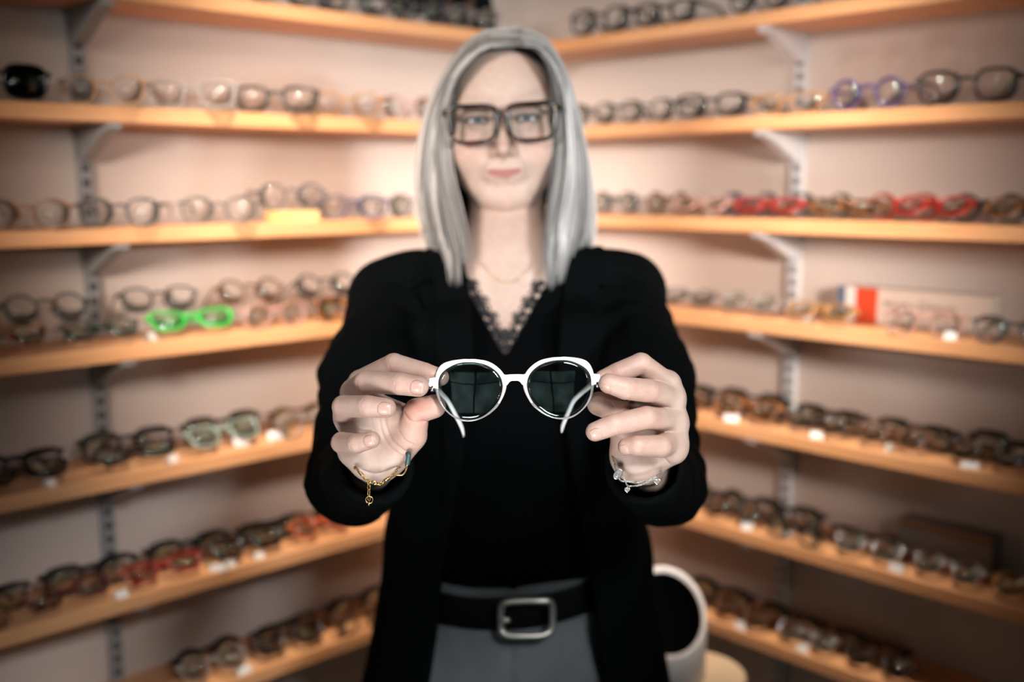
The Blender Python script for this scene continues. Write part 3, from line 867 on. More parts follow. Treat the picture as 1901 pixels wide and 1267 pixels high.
# ------------------------------------------------------------------ hair: silver bob of separate locks
def hair_mat():
    m, nt, b = mat_base('silver_hair'); L = nt.links.new
    at = nt.nodes.new('ShaderNodeAttribute'); at.attribute_name = 'strand'
    L(at.outputs['Color'], b.inputs['Base Color']); b.inputs['Roughness'].default_value = 0.42; b.inputs['Specular IOR Level'].default_value = 0.4
    return m
M_HAIR = hair_mat()
GUIDE = {
 'left': [   # picture left; from the face edge round to the back
  [(960, 84, 1.318), (898, 90, 1.296), (853, 128, 1.295), (829, 185, 1.322), (824, 250, 1.335), (832, 330, 1.335), (850, 400, 1.322), (861, 460, 1.312), (860, 508, 1.308)],
  [(966, 70, 1.333), (898, 76, 1.312), (846, 122, 1.306), (818, 190, 1.322), (808, 270, 1.330), (813, 350, 1.328), (828, 420, 1.312), (840, 470, 1.312), (845, 518, 1.312)],
  [(966, 58, 1.348), (895, 68, 1.335), (842, 122, 1.328), (804, 195, 1.330), (788, 280, 1.332), (786, 360, 1.335), (798, 430, 1.335), (815, 470, 1.335), (822, 500, 1.335)],
  [(964, 51, 1.373), (885, 64, 1.368), (832, 122, 1.365), (793, 200, 1.365), (774, 285, 1.365), (772, 360, 1.365), (784, 430, 1.365), (795, 465, 1.365), (800, 490, 1.365)],
  [(958, 49, 1.418), (885, 66, 1.425), (838, 125, 1.425), (800, 200, 1.420), (782, 285, 1.415), (780, 360, 1.410), (790, 430, 1.405), (800, 470, 1.405), (806, 492, 1.405)],
  [(952, 55, 1.465), (892, 76, 1.490), (858, 135, 1.500), (828, 210, 1.495), (815, 290, 1.480), (815, 365, 1.465), (820, 435, 1.455), (828, 470, 1.455), (832, 490, 1.455)],
  [(938, 66, 1.495), (920, 90, 1.525), (905, 145, 1.540), (892, 215, 1.535), (885, 290, 1.515), (884, 365, 1.490), (886, 430, 1.475), (888, 462, 1.475), (890, 482, 1.475)]],
 'right': [
  [(965, 84, 1.318), (1004, 90, 1.298), (1032, 126, 1.296), (1045, 180, 1.322), (1050, 245, 1.335), (1044, 320, 1.335), (1030, 395, 1.322), (1022, 450, 1.304), (1022, 500, 1.306)],
  [(955, 70, 1.335), (1008, 78, 1.314), (1043, 125, 1.306), (1056, 190, 1.322), (1064, 265, 1.330), (1061, 345, 1.328), (1048, 415, 1.312), (1042, 470, 1.312), (1030, 528, 1.312)],
  [(952, 58, 1.350), (1006, 72, 1.337), (1042, 125, 1.330), (1064, 195, 1.330), (1076, 275, 1.332), (1082, 355, 1.335), (1078, 420, 1.335), (1066, 465, 1.335), (1056, 500, 1.335)],
  [(946, 52, 1.375), (1008, 68, 1.370), (1046, 126, 1.366), (1070, 200, 1.366), (1088, 285, 1.366), (1100, 360, 1.366), (1104, 425, 1.366), (1098, 465, 1.366), (1088, 492, 1.366)],
  [(940, 50, 1.420), (1000, 66, 1.425), (1040, 126, 1.425), (1064, 200, 1.420), (1082, 285, 1.415), (1094, 360, 1.410), (1096, 425, 1.405), (1088, 460, 1.405), (1080, 488, 1.405)],
  [(936, 56, 1.465), (985, 76, 1.490), (1012, 135, 1.500), (1034, 210, 1.495), (1048, 290, 1.480), (1052, 365, 1.465), (1050, 430, 1.455), (1044, 465, 1.455), (1040, 486, 1.455)],
  [(940, 66, 1.495), (945, 90, 1.525), (950, 145, 1.540), (955, 215, 1.535), (960, 290, 1.515), (962, 365, 1.490), (962, 430, 1.475), (962, 460, 1.475), (960, 480, 1.475)]]}
def make_hair():
    rnd = random.Random(5); V = []; F = []; C = []
    NS = 22
    HC = h2w((0, .085, .0))
    def strand(pts, r0, colr, seg=4):
        P = pts; base = len(V)
        for i in range(len(P)):
            t = P[min(i + 1, len(P) - 1)] - P[max(i - 1, 0)]; t /= np.linalg.norm(t) + 1e-9
            o = P[i] - HC; w = np.cross(t, o); w /= np.linalg.norm(w) + 1e-9; q = np.cross(w, t)
            s_ = i / (len(P) - 1); rr = r0 * (.9 if s_ < .75 else .9 * (1 - (s_ - .75) / .25) + .12)
            for k in range(seg):
                a = 2 * math.pi * k / seg + .7
                V.append(P[i] + rr * (1.5 * math.cos(a) * w + .7 * math.sin(a) * q)); C.append(colr)
        for i in range(len(P) - 1):
            for k in range(seg):
                l = (k + 1) % seg
                F.append((base + i * seg + k, base + i * seg + l, base + (i + 1) * seg + l, base + (i + 1) * seg + k))
        F.append(tuple(base + k for k in range(seg))[::-1]); F.append(tuple(base + (len(P) - 1) * seg + k for k in range(seg)))
    for side in ('left', 'right'):
        G = np.array([[PD(*q) for q in g] for g in GUIDE[side]])        # guides x points x 3
        fine = np.array([catmull(g, NS) for g in G])
        NL = 58
        for li in range(NL):
            u0 = (li + rnd.random()) / NL
            u0 = u0 ** 1.15
            endlen = rnd.uniform(-.11, .03); tone = rnd.gauss(0, 1)
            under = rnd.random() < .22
            for k in range(22):
                du = rnd.gauss(0, .018)
                depth = abs(rnd.gauss(0, .004)) + (.010 if under else 0) + .001
                jit = np.array([rnd.gauss(0, .0008) for _ in range(3)])
                pts = []
                for i in range(NS):
                    s_ = i / (NS - 1)
                    u = u0 + du * (1.25 - .75 * s_ ** 1.5)
                    u = min(max(u, 0.0), 1.0) * (len(G) - 1)
                    a = min(int(u), len(G) - 2); fr = u - a
                    p = fine[a, i] * (1 - fr) + fine[a + 1, i] * fr
                    inn = HC + np.array((0, 0, 0)) - p; inn[2] *= .4; inn /= np.linalg.norm(inn)
                    wob = .0012 * math.sin(s_ * 7 + k + li)
                    pts.append(p + inn * (depth * min(1, .25 + s_ * 2)) + jit * (1 + 2 * s_) + inn * wob * s_)
                pts = np.array(pts)
                if endlen < 0: pts = pts[:max(10, int(NS * (1 + endlen * 2.2)))]
                else:
                    e = pts[-1] - pts[-2]; pts = np.vstack([pts, pts[-1] + e * (1 + endlen * 30) * .6])
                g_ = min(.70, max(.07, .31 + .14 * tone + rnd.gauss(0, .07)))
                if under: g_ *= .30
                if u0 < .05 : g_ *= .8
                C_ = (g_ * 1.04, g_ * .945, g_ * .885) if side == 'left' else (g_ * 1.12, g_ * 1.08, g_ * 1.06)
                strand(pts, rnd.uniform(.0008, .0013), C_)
    # dark underlayer close to the face and neck
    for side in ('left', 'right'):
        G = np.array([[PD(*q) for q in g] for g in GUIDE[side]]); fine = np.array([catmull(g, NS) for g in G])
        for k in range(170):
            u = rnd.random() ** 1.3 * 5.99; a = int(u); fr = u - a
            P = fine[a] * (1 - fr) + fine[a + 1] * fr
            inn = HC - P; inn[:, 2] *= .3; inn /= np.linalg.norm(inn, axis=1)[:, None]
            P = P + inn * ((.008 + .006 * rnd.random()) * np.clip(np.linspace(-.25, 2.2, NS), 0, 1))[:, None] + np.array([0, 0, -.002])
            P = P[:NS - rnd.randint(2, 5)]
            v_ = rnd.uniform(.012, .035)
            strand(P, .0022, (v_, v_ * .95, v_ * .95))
    me = bpy.data.meshes.new('hair'); me.from_pydata([tuple(map(float, v)) for v in V], [], F)
    me.polygons.foreach_set('use_smooth', [True] * len(me.polygons))
    ca = me.color_attributes.new('strand', 'FLOAT_COLOR', 'POINT')
    ca.data.foreach_set('color', np.hstack([np.array(C), np.ones((len(C), 1))]).astype(np.float32).ravel())
    me.materials.append(M_HAIR)
    o = bpy.data.objects.new('hair', me); COL.objects.link(o); to_person(o)
    # scalp layer under the strands
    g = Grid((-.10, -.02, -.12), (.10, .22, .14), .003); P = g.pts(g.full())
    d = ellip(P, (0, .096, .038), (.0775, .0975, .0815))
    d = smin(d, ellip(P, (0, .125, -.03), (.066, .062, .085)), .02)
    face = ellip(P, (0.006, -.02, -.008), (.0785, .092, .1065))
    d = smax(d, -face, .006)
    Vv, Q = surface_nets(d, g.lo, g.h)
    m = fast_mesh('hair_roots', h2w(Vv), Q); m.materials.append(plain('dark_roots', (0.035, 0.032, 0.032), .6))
    r_ = bpy.data.objects.new('hair_roots', m); COL.objects.link(r_); r_.parent = o
    tag(r_, 'dark roots')
make_hair()
# ------------------------------------------------------------------ clothing
M_BLAZER = plain('black_crepe', (0.0014, 0.0020, 0.0023), 0.9, spec=.04, noise=.25, nscale=12)
M_BLOUSE = plain('black_viscose', (0.0010, 0.0014, 0.0017), 0.85, spec=.03, noise=.2, nscale=10)
M_TROUSER = plain('grey_denim', (0.105, 0.115, 0.125), 0.85, spec=.2, noise=.18, nscale=30, bump=.6, bscale=900)
M_BELT = plain('black_leather', (0.0016, 0.0020, 0.0022), 0.5, spec=.1, bump=.4, bscale=400)
M_NICKEL = plain('brushed_nickel', (0.62, 0.60, 0.54), 0.38, metal=.9, noise=.12, nscale=80)
M_LACE = None

def folds(P, amp, f1=38., f2=23.):
    x, y, z = P[..., 0], P[..., 1], P[..., 2]
    return amp * (np.sin(x * f1 + 5 * np.sin(z * 9 + 1)) * .6 + np.sin(z * f2 * 1.7 + x * f1 * .6 + y * 12) * .4)
VTOP = [PY(858, 527, 1.325), PY(1016, 530, 1.325)]; VAPEX = PY(938, 662, 1.300)
def vee(P, grow=0.0):
    "negative inside the neckline opening"
    z0 = VAPEX[2]; dz = VTOP[0][2] - z0
    t = np.clip((P[..., 2] - z0) / dz, -1, 3)
    xl = VAPEX[0] + (VTOP[0][0] - VAPEX[0]) * t - grow; xr = VAPEX[0] + (VTOP[1][0] - VAPEX[0]) * t + grow
    return np.maximum(np.maximum(xl - P[..., 0], P[..., 0] - xr), P[..., 1] - 1.43)
def sdf_cloth(name, lo, hi, h, fn, mat, it=1):
    g = Grid(lo, hi, h); P = g.pts(g.full()); F = fn(P).astype(np.float32)
    for ax in range(3):
        sl = [slice(None)] * 3
        for e in (0, -1): sl[ax] = e; F[tuple(sl)] = np.maximum(F[tuple(sl)], .003)
    g.F = F
    V, Q = surface_nets(F, g.lo, g.h)
    V = relax(V, Q, it, .5)
    me = fast_mesh(name, V, Q); me.materials.append(mat)
    o = bpy.data.objects.new(name, me); COL.objects.link(o)
    return to_person(o), g
def f_blouse(P):
    d = trunk(P, .0065, zbot=zat(1120)); d = smin(d, bust_extra(P) - .004, .035)
    d = d + folds(P, .0016)
    d = smax(d, -vee(P), .003)
    return smax(d, P[..., 2] - zat(505), .004)
blouse, _ = sdf_cloth('blouse', (CX - .23, 1.22, zat(1110) - .01), (CX + .23, 1.54, zat(495)), .0045, f_blouse, M_BLOUSE)

BT = [(470, .110), (520, .150), (600, .168), (700, .166), (850, .160), (980, .180), (1060, .190), (1160, .202), (1280, .221), (1420, .235)]
BZ = np.array([zat(t[0]) for t in BT][::-1]); BW = np.array([t[1] for t in BT][::-1])
OT = [(440, .075), (520, .062), (600, .054), (700, .050), (850, .066), (980, .084), (1090, .098), (1200, .106), (1300, .118), (1420, .13)]
OZ = np.array([zat(t[0], 1.27) for t in OT][::-1]); OW = np.array([t[1] for t in OT][::-1])
def f_blazer(P):
    x, y, z = P[..., 0], P[..., 1], P[..., 2]
    cx = CX + .011
    w = np.interp(z, BZ, BW); f = np.interp(z, TZ, TF) - .022; f = np.minimum(f, 1.262 + .0 * z) ; b = np.interp(z, TZ, TB) + .022
    cy = (f + b) / 2; hy = (b - f) / 2
    q = (np.abs((x - cx) / w) ** 2.6 + np.abs((y - cy) / hy) ** 2.6) ** (1 / 2.6)
    d = (q - 1) * np.minimum(w, hy)
    d = smax(d, z - zat(560), .05)
    be = bust_extra(P) - .019
    d = smin(d, smax(be, z - zat(462), .01), .035)
    # lapel: a thicker band beside the opening
    ow = np.interp(z, OZ, OW); e = np.abs(x - cx) - ow
    lap = np.clip(np.interp(z, [zat(950), zat(880), zat(600), zat(520)], [0, .02, .055, .05]), 0, 1)
    d = d - .0045 * np.clip((lap - e) / .004, 0, 1) * (y < 1.40) * (e > -.01)
    for s in ('right', 'left'):
        S, Mi, E, W = SHOULDER[s], ARM_MID[s], ELBOW[s], WRIST[s]
        rr = (.0500, .0560, .0470) if s == 'right' else (.0500, .0540, .0460)
        a = rcone(P, S, Mi, rr[0], rr[1]); a = smin(a, rcone(P, Mi, E, rr[1], rr[2]), .02)
        C1 = W + (E - W) * .08
        fa = rcone(P, E, C1 - (E - W) * .15, rr[2], .0345)
        a = smin(a, fa, .012)
        ax = (E - W) / np.linalg.norm(E - W)
        # gathers running round the sleeve
        t = ((P - S) @ ((Mi - S) / np.linalg.norm(Mi - S)).astype(np.float32))
        a = a + .0022 * np.sin(t * 150 + 6 * np.sin(x * 25 + y * 18)) * np.exp(-np.square((t - .07) / .07))
        s2 = (P - C1) @ ax.astype(np.float32)
        a = a + .0018 * np.sin(s2 * 110 + 5 * np.sin(z * 40 + x * 20)) * np.clip(s2 / .03, 0, 1)
        a = smax(a, -s2, .002)
        hol = rcone(P, C1 - ax * .05, C1 + ax * .10, .0300, .0290)
        a = smax(a, -hol, .002)
        d = smin(d, a, .014)
    d = d + folds(P, .0022, 30, 14) * np.clip((zat(620) - z) / .1, 0, 1)
    inner = smin(trunk(P, .0105), bust_extra(P) - .0075, .035)
    op = np.maximum(e, y - 1.40)
    # the body of the jacket is open at the front; the sleeves are not
    body_zone = np.maximum(op, -(z - zat(1500)))
    d2 = smax(d, -np.maximum(body_zone, 1.20 - y), .004)
    return smax(d2, -inner, .003)
blazer, BG = sdf_cloth('blazer', (CX - .33, .86, .62), (CX + .34, 1.56, 1.52), .0048, f_blazer, M_BLAZER)

BELT_Z0 = float(PY(978, 1137, 1.285)[2]) + .004
def f_trousers(P):
    z = P[..., 2]
    zw = BELT_Z0 + .0340
    d = trunk(P, .0105, zbot=.70)
    for s in ('right', 'left'):
        a, b, c = LEG[s]
        d = smin(d, rcone(P, a, b, .092, .078), .03); d = smin(d, rcone(P, b, c, .078, .062), .02)
    d = d + folds(P, .002, 26, 20)
    # fly seam
    d = d + .0045 * np.exp(-np.square((P[..., 0] - CX - .004 - .04 * (z - .86)) / .0045)) * (P[..., 1] < 1.36) * (z > .72)
    for sg_ in (-1, 1):
        pk = (P[..., 0] - CX) * sg_ - (.098 + .55 * (.865 - z))
        d = d + .004 * np.exp(-np.square(pk / .005)) * (P[..., 1] < 1.38) * (z > .79) * (z < .875)
    tilt = z - (zw + .05 * (P[..., 0] - CX) + .75 * (P[..., 0] - CX) ** 2 - .0065)
    d = smax(d, tilt, .003)
    return smax(d, .085 - z, .002)
trousers, _ = sdf_cloth('trousers', (CX - .25, 1.22, .07), (CX + .25, 1.56, .93), .0055, f_trousers, M_TROUSER)
for s, g in (('right', -1), ('left', 1)):
    c = LEG[s][2]
    def f_shoe(P):
        d = rcone(P, (c[0], c[1] + .02, .050), (c[0], c[1] - .02, .055), .042, .042)
        d = smin(d, ellip(P, (c[0], c[1] - .095, .030), (.042, .085, .034)), .03)
        return smax(d, .002 - P[..., 2], .002)
    sdf_cloth('shoe', (c[0] - .06, c[1] - .20, -.005), (c[0] + .06, c[1] + .08, .12), .004, f_shoe, M_BELT)

# belt and buckle
def ring_pt(th, z, off, n=2.3):
    w = np.interp(z, TZ, TW) + off; f = np.interp(z, TZ, TF) - off; b = np.interp(z, TZ, TB) + off
    cx_, cy = CX, (f + b) / 2; hy = (b - f) / 2
    c, s = math.cos(th), math.sin(th)
    return np.array((cx_ + w * math.copysign(abs(c) ** (2 / n), c), cy + hy * math.copysign(abs(s) ** (2 / n), s), z))
BELT_Z = BELT_Z0; BH = .0215
def sag(x): return .05 * (x - CX) + .75 * (x - CX) ** 2 - .0065
m = MB(); N = 120; v = []; f = []
for i in range(N):
    th = 2 * math.pi * i / N
    for (dz, off) in ((-BH, .0110), (-BH, .0145), (-BH * .8, .0155), (BH * .8, .0155), (BH, .0145), (BH, .0110)):
        p = ring_pt(th, BELT_Z + dz, off); p[2] += sag(p[0]); v.append(p)
for i in range(N):
    for k in range(6):
        l = (k + 1) % 6; j = (i + 1) % N; f.append((i * 6 + k, j * 6 + k, j * 6 + l, i * 6 + l))
m.add(v, f); belt = to_person(m.build('belt', M_BELT, smooth=True))
bc = PY(978, 1149, 1.258); m = MB()
bw, bh_ = .0335, .0240
prs = []
for k in range(40):
    a = 2 * math.pi * k / 40; c_, s_ = math.cos(a), math.sin(a)
    prs.append((bc[0] + bw * math.copysign(abs(c_) ** .42, c_), bc[1] + .0035 * (abs(c_) ** 2) * 1.4, bc[2] + bh_ * math.copysign(abs(s_) ** .42, s_) + .05 * bw * c_))
m.sweep(prs, .0044, closed=True, seg=8, up=(0, 1, 0))
m.sweep([(bc[0] - bw, bc[1] - .002, bc[2] - .001), (bc[0] - bw + .012, bc[1] - .003, bc[2] - .001)], .003, seg=8)
bk = m.build('buckle', M_NICKEL, smooth=True); bk.parent = belt

# lace edging of the neckline: scalloped net of rounded holes lying on the chest
def lace_mat():
    m, nt, b = mat_base('black_lace'); L = nt.links.new
    b.inputs['Base Color'].default_value = (.006, .006, .007, 1); b.inputs['Roughness'].default_value = .8
    return m
M_LACE = lace_mat()
def chest_y(x, z):
    ys = np.linspace(1.22, 1.42, 120, dtype=np.float32)
    P = np.stack([np.full(120, x, np.float32), ys, np.full(120, z, np.float32)], -1)
    d = body_sdf(P); k = int(np.argmax(d < 0))
    return float(ys[k]) if k else 1.33
m = MB()
def lace_loop(x, z, rx, rz, rot, rad=.0015):
    pts = []
    for k in range(14):
        a = 2 * math.pi * k / 14; u_, v_ = rx * math.cos(a), rz * math.sin(a)
        xx = x + u_ * math.cos(rot) - v_ * math.sin(rot); zz = z + u_ * math.sin(rot) + v_ * math.cos(rot)
        pts.append((xx, chest_y(xx, zz) - .0015, zz))
    m.sweep(pts, rad, closed=True, seg=5, up=(0, 1, 0))
for sgn, top in ((-1, VTOP[0]), (1, VTOP[1])):
    A = np.array(VAPEX); B = np.array(top); n_ = 9
    dirv = (B - A); L_ = math.hypot(dirv[0], dirv[2]); ang = math.atan2(dirv[2], dirv[0])
    inn = np.array((-sgn, 0, .35)); inn /= np.linalg.norm(inn)
    for i in range(n_):
        c = A + dirv * ((i + .5) / n_)
        q = c + inn * .0045; lace_loop(q[0], q[2], .0068, .0050, ang)
        q = c + inn * .0115; lace_loop(q[0], q[2], .0038, .0034, ang, .0012)
        if i % 2 == 0:
            q = c + inn * .0150; lace_loop(q[0], q[2], .0050, .0030, ang + .4, .0010)
        q = c + inn * .008 + dirv * (.5 / n_); lace_loop(q[0], q[2], .0026, .0026, ang, .0013)
# sheer net under the scallops
def sheer_mat():
    m_, nt, b = mat_base('sheer_net'); L = nt.links.new; out = nt.nodes['Material Output']
    tr = nt.nodes.new('ShaderNodeBsdfTransparent'); mx = nt.nodes.new('ShaderNodeMixShader'); tc = nt.nodes.new('ShaderNodeTexCoord')
    vo = nt.nodes.new('ShaderNodeTexVoronoi'); vo.inputs['Scale'].default_value = 130; L(tc.outputs['Object'], vo.inputs['Vector'])
    rp = nt.nodes.new('ShaderNodeValToRGB'); L(vo.outputs['Distance'], rp.inputs['Fac']); rp.color_ramp.elements[0].color = (.45, .45, .45, 1); rp.color_ramp.elements[1].color = (1, 1, 1, 1); rp.color_ramp.elements[1].position = .6
    b.inputs['Base Color'].default_value = (.006, .005, .005, 1); b.inputs['Roughness'].default_value = .9
    L(rp.outputs['Color'], mx.inputs[0]); L(tr.outputs[0], mx.inputs[1]); L(b.outputs[0], mx.inputs[2]); L(mx.outputs[0], out.inputs[0])
    return m_
sv, sf = [], []
for sgn, top in ((-1, VTOP[0]), (1, VTOP[1])):
    A = np.array(VAPEX); dirv = np.array(top) - A; inn = np.array((-sgn, 0, .35)); inn /= np.linalg.norm(inn); b0 = len(sv)
    for i in range(25):
        c = A + dirv * (i / 24); wdt = .0105 + .0035 * abs(math.sin(i * .75))
        for j in range(5):
            q = c + inn * (wdt * j / 4 - .002); sv.append((q[0], chest_y(q[0], q[2]) - .0010, q[2]))
    for i in range(24):
        for j in range(4): sf.append((b0 + i * 5 + j, b0 + i * 5 + j + 1, b0 + (i + 1) * 5 + j + 1, b0 + (i + 1) * 5 + j))
net = mesh_obj('sheer_net', sv, sf, sheer_mat(), blouse)
lace = m.build('lace_trim', M_LACE, smooth=True); lace.parent = blouse
# ------------------------------------------------------------------ the white glasses held out in both hands
M_WHITEAC = plain('white_acetate', (0.86, 0.82, 0.82), 0.22, noise=.015, coat=.5)
M_WHITETR = plain('milky_acetate', (0.80, 0.68, 0.66), 0.2, noise=.05, coat=.5, trans=.35)
M_CLEAR = plain('clear_acetate', (0.80, 0.78, 0.78), 0.12, noise=.05, coat=.6, trans=.75)
M_LENSG = glass('lens_glass', (0.90, 0.93, 0.93), 1.5, 0.015)
M_HINGE = plain('hinge_steel', (0.6, 0.6, 0.6), .25, metal=1)
GC = PD(955.6, 715.5, .855); PXM = .855 / F_PX
ga = R(1.3)
GX = math.cos(ga) * CR + math.sin(ga) * CU; GZ = -math.sin(ga) * CR + math.cos(ga) * CU; GY = CF
glasses = empty('white_glasses')
glasses.matrix_world = Matrix(((GX[0], GY[0], GZ[0], GC[0]), (GX[1], GY[1], GZ[1], GC[1]), (GX[2], GY[2], GZ[2], GC[2]), (0, 0, 0, 1)))
GM = np.array(glasses.matrix_world); GMI = np.linalg.inv(GM)
tag(glasses, 'white acetate glasses with clear lower rims, held out by the woman towards the viewer', 'glasses')
def zl(pts):   # traced outline of the left rim in local metres
    out = []
    for zx, zy in pts:
        px, py = 790 + zx / 7.453, 650 + zy / 7.453
        w = PD(px, py, .855); q = (w - GC); out.append((q @ GX, q @ GZ))
    return np.array(out)
O_OUT = zl([(128, 500), (130, 430), (138, 340), (165, 270), (205, 210), (262, 178), (350, 152), (450, 137), (600, 129), (750, 137), (850, 154), (930, 190), (1000, 240), (1060, 300), (1100, 370), (1120, 440), (1122, 500), (1105, 575), (1060, 680), (1000, 782), (930, 852), (850, 912), (750, 962), (620, 993), (480, 983), (380, 935), (290, 865), (212, 775), (160, 672), (135, 570)])
O_IN = zl([(173, 500), (172, 450), (182, 395), (205, 345), (248, 295), (330, 240), (430, 195), (600, 173), (740, 184), (850, 215), (950, 273), (1020, 345), (1055, 420), (1066, 505), (1050, 600), (1012, 700), (950, 785), (870, 862), (780, 925), (680, 960), (560, 967), (470, 952), (370, 902), (280, 822), (212, 712), (182, 605)])
LC = zl([(620, 560)])[0]
def radial(poly, ang):
    d = poly - LC; a = np.unwrap(np.arctan2(d[:, 1], d[:, 0])); r = np.hypot(d[:, 0], d[:, 1])
    if a[-1] < a[0]: a = a[::-1]; r = r[::-1]
    aa = np.concatenate([a - 2 * np.pi, a, a + 2 * np.pi]); rr = np.concatenate([r, r, r])
    return np.interp(ang, aa, rr)
def curve_y(x): return 1.1 * x * x
for mir in (1, -1):
    def ring_part(name, a0, a1, n, d0, d1, mt, slim=1.0):
        an = np.linspace(a0, a1, n); ro = radial(O_OUT, an); ri = radial(O_IN, an)
        k5 = np.ones(5) / 5
        closed_s = lambda r: np.convolve(np.concatenate([r[:1]] * 2 + [r] + [r[-1:]] * 2), k5, 'valid')
        ro = closed_s(ro); ri = closed_s(ri)
        ri = ro - (ro - ri) * slim if slim < 1 else ri
        prof = [(0, .35), (0, .75), (.12, .95), (.5, 1.0), (.88, .95), (1, .75), (1, .35), (.9, 0), (.1, 0)]
        V = []; F = []
        for i in range(n):
            c_, s_ = math.cos(an[i]), math.sin(an[i])
            for u_, w_ in prof:
                r_ = ri[i] + (ro[i] - ri[i]) * u_
                x, z = LC[0] + r_ * c_, LC[1] + r_ * s_
                y = curve_y(x) + d1 + (d0 - d1) * w_
                V.append((x * mir, y, z))
        k = len(prof)
        for i in range(n - 1):
            for j in range(k):
                l = (j + 1) % k; q = (i * k + j, i * k + l, (i + 1) * k + l, (i + 1) * k + j); F.append(q if mir > 0 else q[::-1])
        F.append(tuple(range(k))); F.append(tuple((n - 1) * k + j for j in range(k))[::-1])
        o = mesh_obj(name, V, F, mt, glasses)
        bm = bmesh.new(); bm.from_mesh(o.data); bmesh.ops.recalc_face_normals(bm, faces=bm.faces); bm.to_mesh(o.data); bm.free()
        return o
    ring_part('browline', R(9), R(176), 90, -.0022, .0024, M_WHITEAC)
    tag(ring_part('lower_rim', R(-150), R(-25), 70, -.0012, .0018, M_CLEAR), 'clear lower rim')
    tag(ring_part('nose_rim', R(-26), R(9.5), 24, -.0018, .0030, M_WHITETR), 'milky translucent nose side of the rim')
    tag(ring_part('cheek_rim', R(-184.5), R(-149), 24, -.0012, .0020, M_CLEAR), 'clear outer side of the rim')
    # lens, gently domed
    an = np.linspace(0, 2 * np.pi, 97)[:-1]; ri = radial(O_IN, an) + .0004; V = []; F = []; NR = 8
    for lay, dy in ((0, 0), (1, .0017)):
        base = len(V); V.append((LC[0] * mir, curve_y(LC[0]) - .0014 + dy, LC[1]))
        for k in range(1, NR + 1):
            for i in range(96):
                r_ = ri[i] * k / NR; x, z = LC[0] + r_ * math.cos(an[i]), LC[1] + r_ * math.sin(an[i])
                V.append((x * mir, curve_y(x) - .0014 * (1 - (k / NR) ** 2) + dy, z))
        for i in range(96):
            F.append((base, base + 1 + i, base + 1 + (i + 1) % 96))
        for k in range(NR - 1):
            for i in range(96):
                j = (i + 1) % 96; F.append((base + 1 + k * 96 + i, base + 1 + (k + 1) * 96 + i, base + 1 + (k + 1) * 96 + j, base + 1 + k * 96 + j))
    b1 = (NR - 1) * 96 + 1; b2 = b1 + NR * 96 + 1
    for i in range(96):
        j = (i + 1) % 96; F.append((b1 + i, b2 + i, b2 + j, b1 + j))
    o = mesh_obj('lens', V, F, M_LENSG, glasses)
    bm = bmesh.new(); bm.from_mesh(o.data); bmesh.ops.recalc_face_normals(bm, faces=bm.faces); bm.to_mesh(o.data); bm.free()
    # end piece
    ep = zl([(44, 400), (60, 392), (170, 376), (172, 450), (172, 545), (120, 532), (60, 514), (50, 500)])
    m = MB(); m.prism([(x * mir, z) for x, z in (ep if mir > 0 else ep[::-1])], .003, .0095)
    o = m.build('end_piece', M_WHITEAC, glasses); bv = o.modifiers.new('b', 'BEVEL'); bv.width = .0009; bv.segments = 3
    # temple
    if mir > 0: tp = [(797, 711, .863), (803, 716, .885), (812, 724, .915), (823, 735, .942), (833, 747, .958), (846, 771, .970), (857, 793, .980), (861, 809, .986)]
    else: tp = [(1109, 706, .863), (1103, 711, .885), (1094, 718, .915), (1083, 727, .942), (1074, 735, .955), (1064, 746, .965), (1055, 766, .974), (1045, 790, .984), (1043, 802, .988)]
    W = [GMI[:3, :3] @ (PD(*q) - GC) for q in tp]
    P = catmull(W, 28); m = MB()
    rad = np.interp(np.linspace(0, 1, 28), [0, .5, .9, 1], [.0030, .0025, .0026, .0016])
    m.sweep(P, list(rad), seg=8, flat=(.62, 1.0), up=(0, 0, 1)); t_ = m.build('temple', M_WHITEAC, glasses, smooth=True)
    m = MB(); m.sweep([tuple(P[-1] - (P[-1] - P[-2]) * .2), tuple(P[-1] + (P[-1] - P[-2]) / np.linalg.norm(P[-1] - P[-2]) * .0016)], [.0019, .0013], seg=8, flat=(.7, 1))
    q = m.build('temple_tip', M_HINGE, t_, smooth=True)
    hx_, hz_ = zl([(88, 545)])[0]; m = MB()
    m.sweep([(hx_ * mir, .004, hz_ + .0025), (hx_ * mir, .004, hz_ - .0022)], .0014, seg=10, up=(0, 1, 0))
    m.sweep([(hx_ * mir - .0028 * mir, .0055, hz_ + .001), (hx_ * mir + .0028 * mir, .0055, hz_ + .001)], .0011, seg=8)
    q = m.build('hinge', M_HINGE, t_, smooth=True)
# bridge
br_t = zl([(1060, 330), (1110, 346), (1170, 340), (1240, 338)]); br_b = zl([(1240, 424), (1190, 427), (1160, 443), (1130, 486), (1085, 486), (1068, 440)])
half = [tuple(p) for p in br_t] + [(0.0, br_t[-1][1])]
hb_ = [(0.0, br_b[0][1])] + [tuple(p) for p in br_b]
poly = half + [(-x, z) for x, z in half[::-1][1:]] + [(-x, z) for x, z in hb_[::-1]][0:] + hb_[1:]
m = MB(); m.prism(poly[::-1], -.0020, .0026)
o = m.build('bridge', M_WHITEAC, glasses)
bm = bmesh.new(); bm.from_mesh(o.data); bmesh.ops.remove_doubles(bm, verts=bm.verts, dist=1e-6); bmesh.ops.recalc_face_normals(bm, faces=bm.faces); bm.to_mesh(o.data); bm.free()
bv = o.modifiers.new('b', 'BEVEL'); bv.width = .0009; bv.segments = 3; bv.limit_method = 'ANGLE'

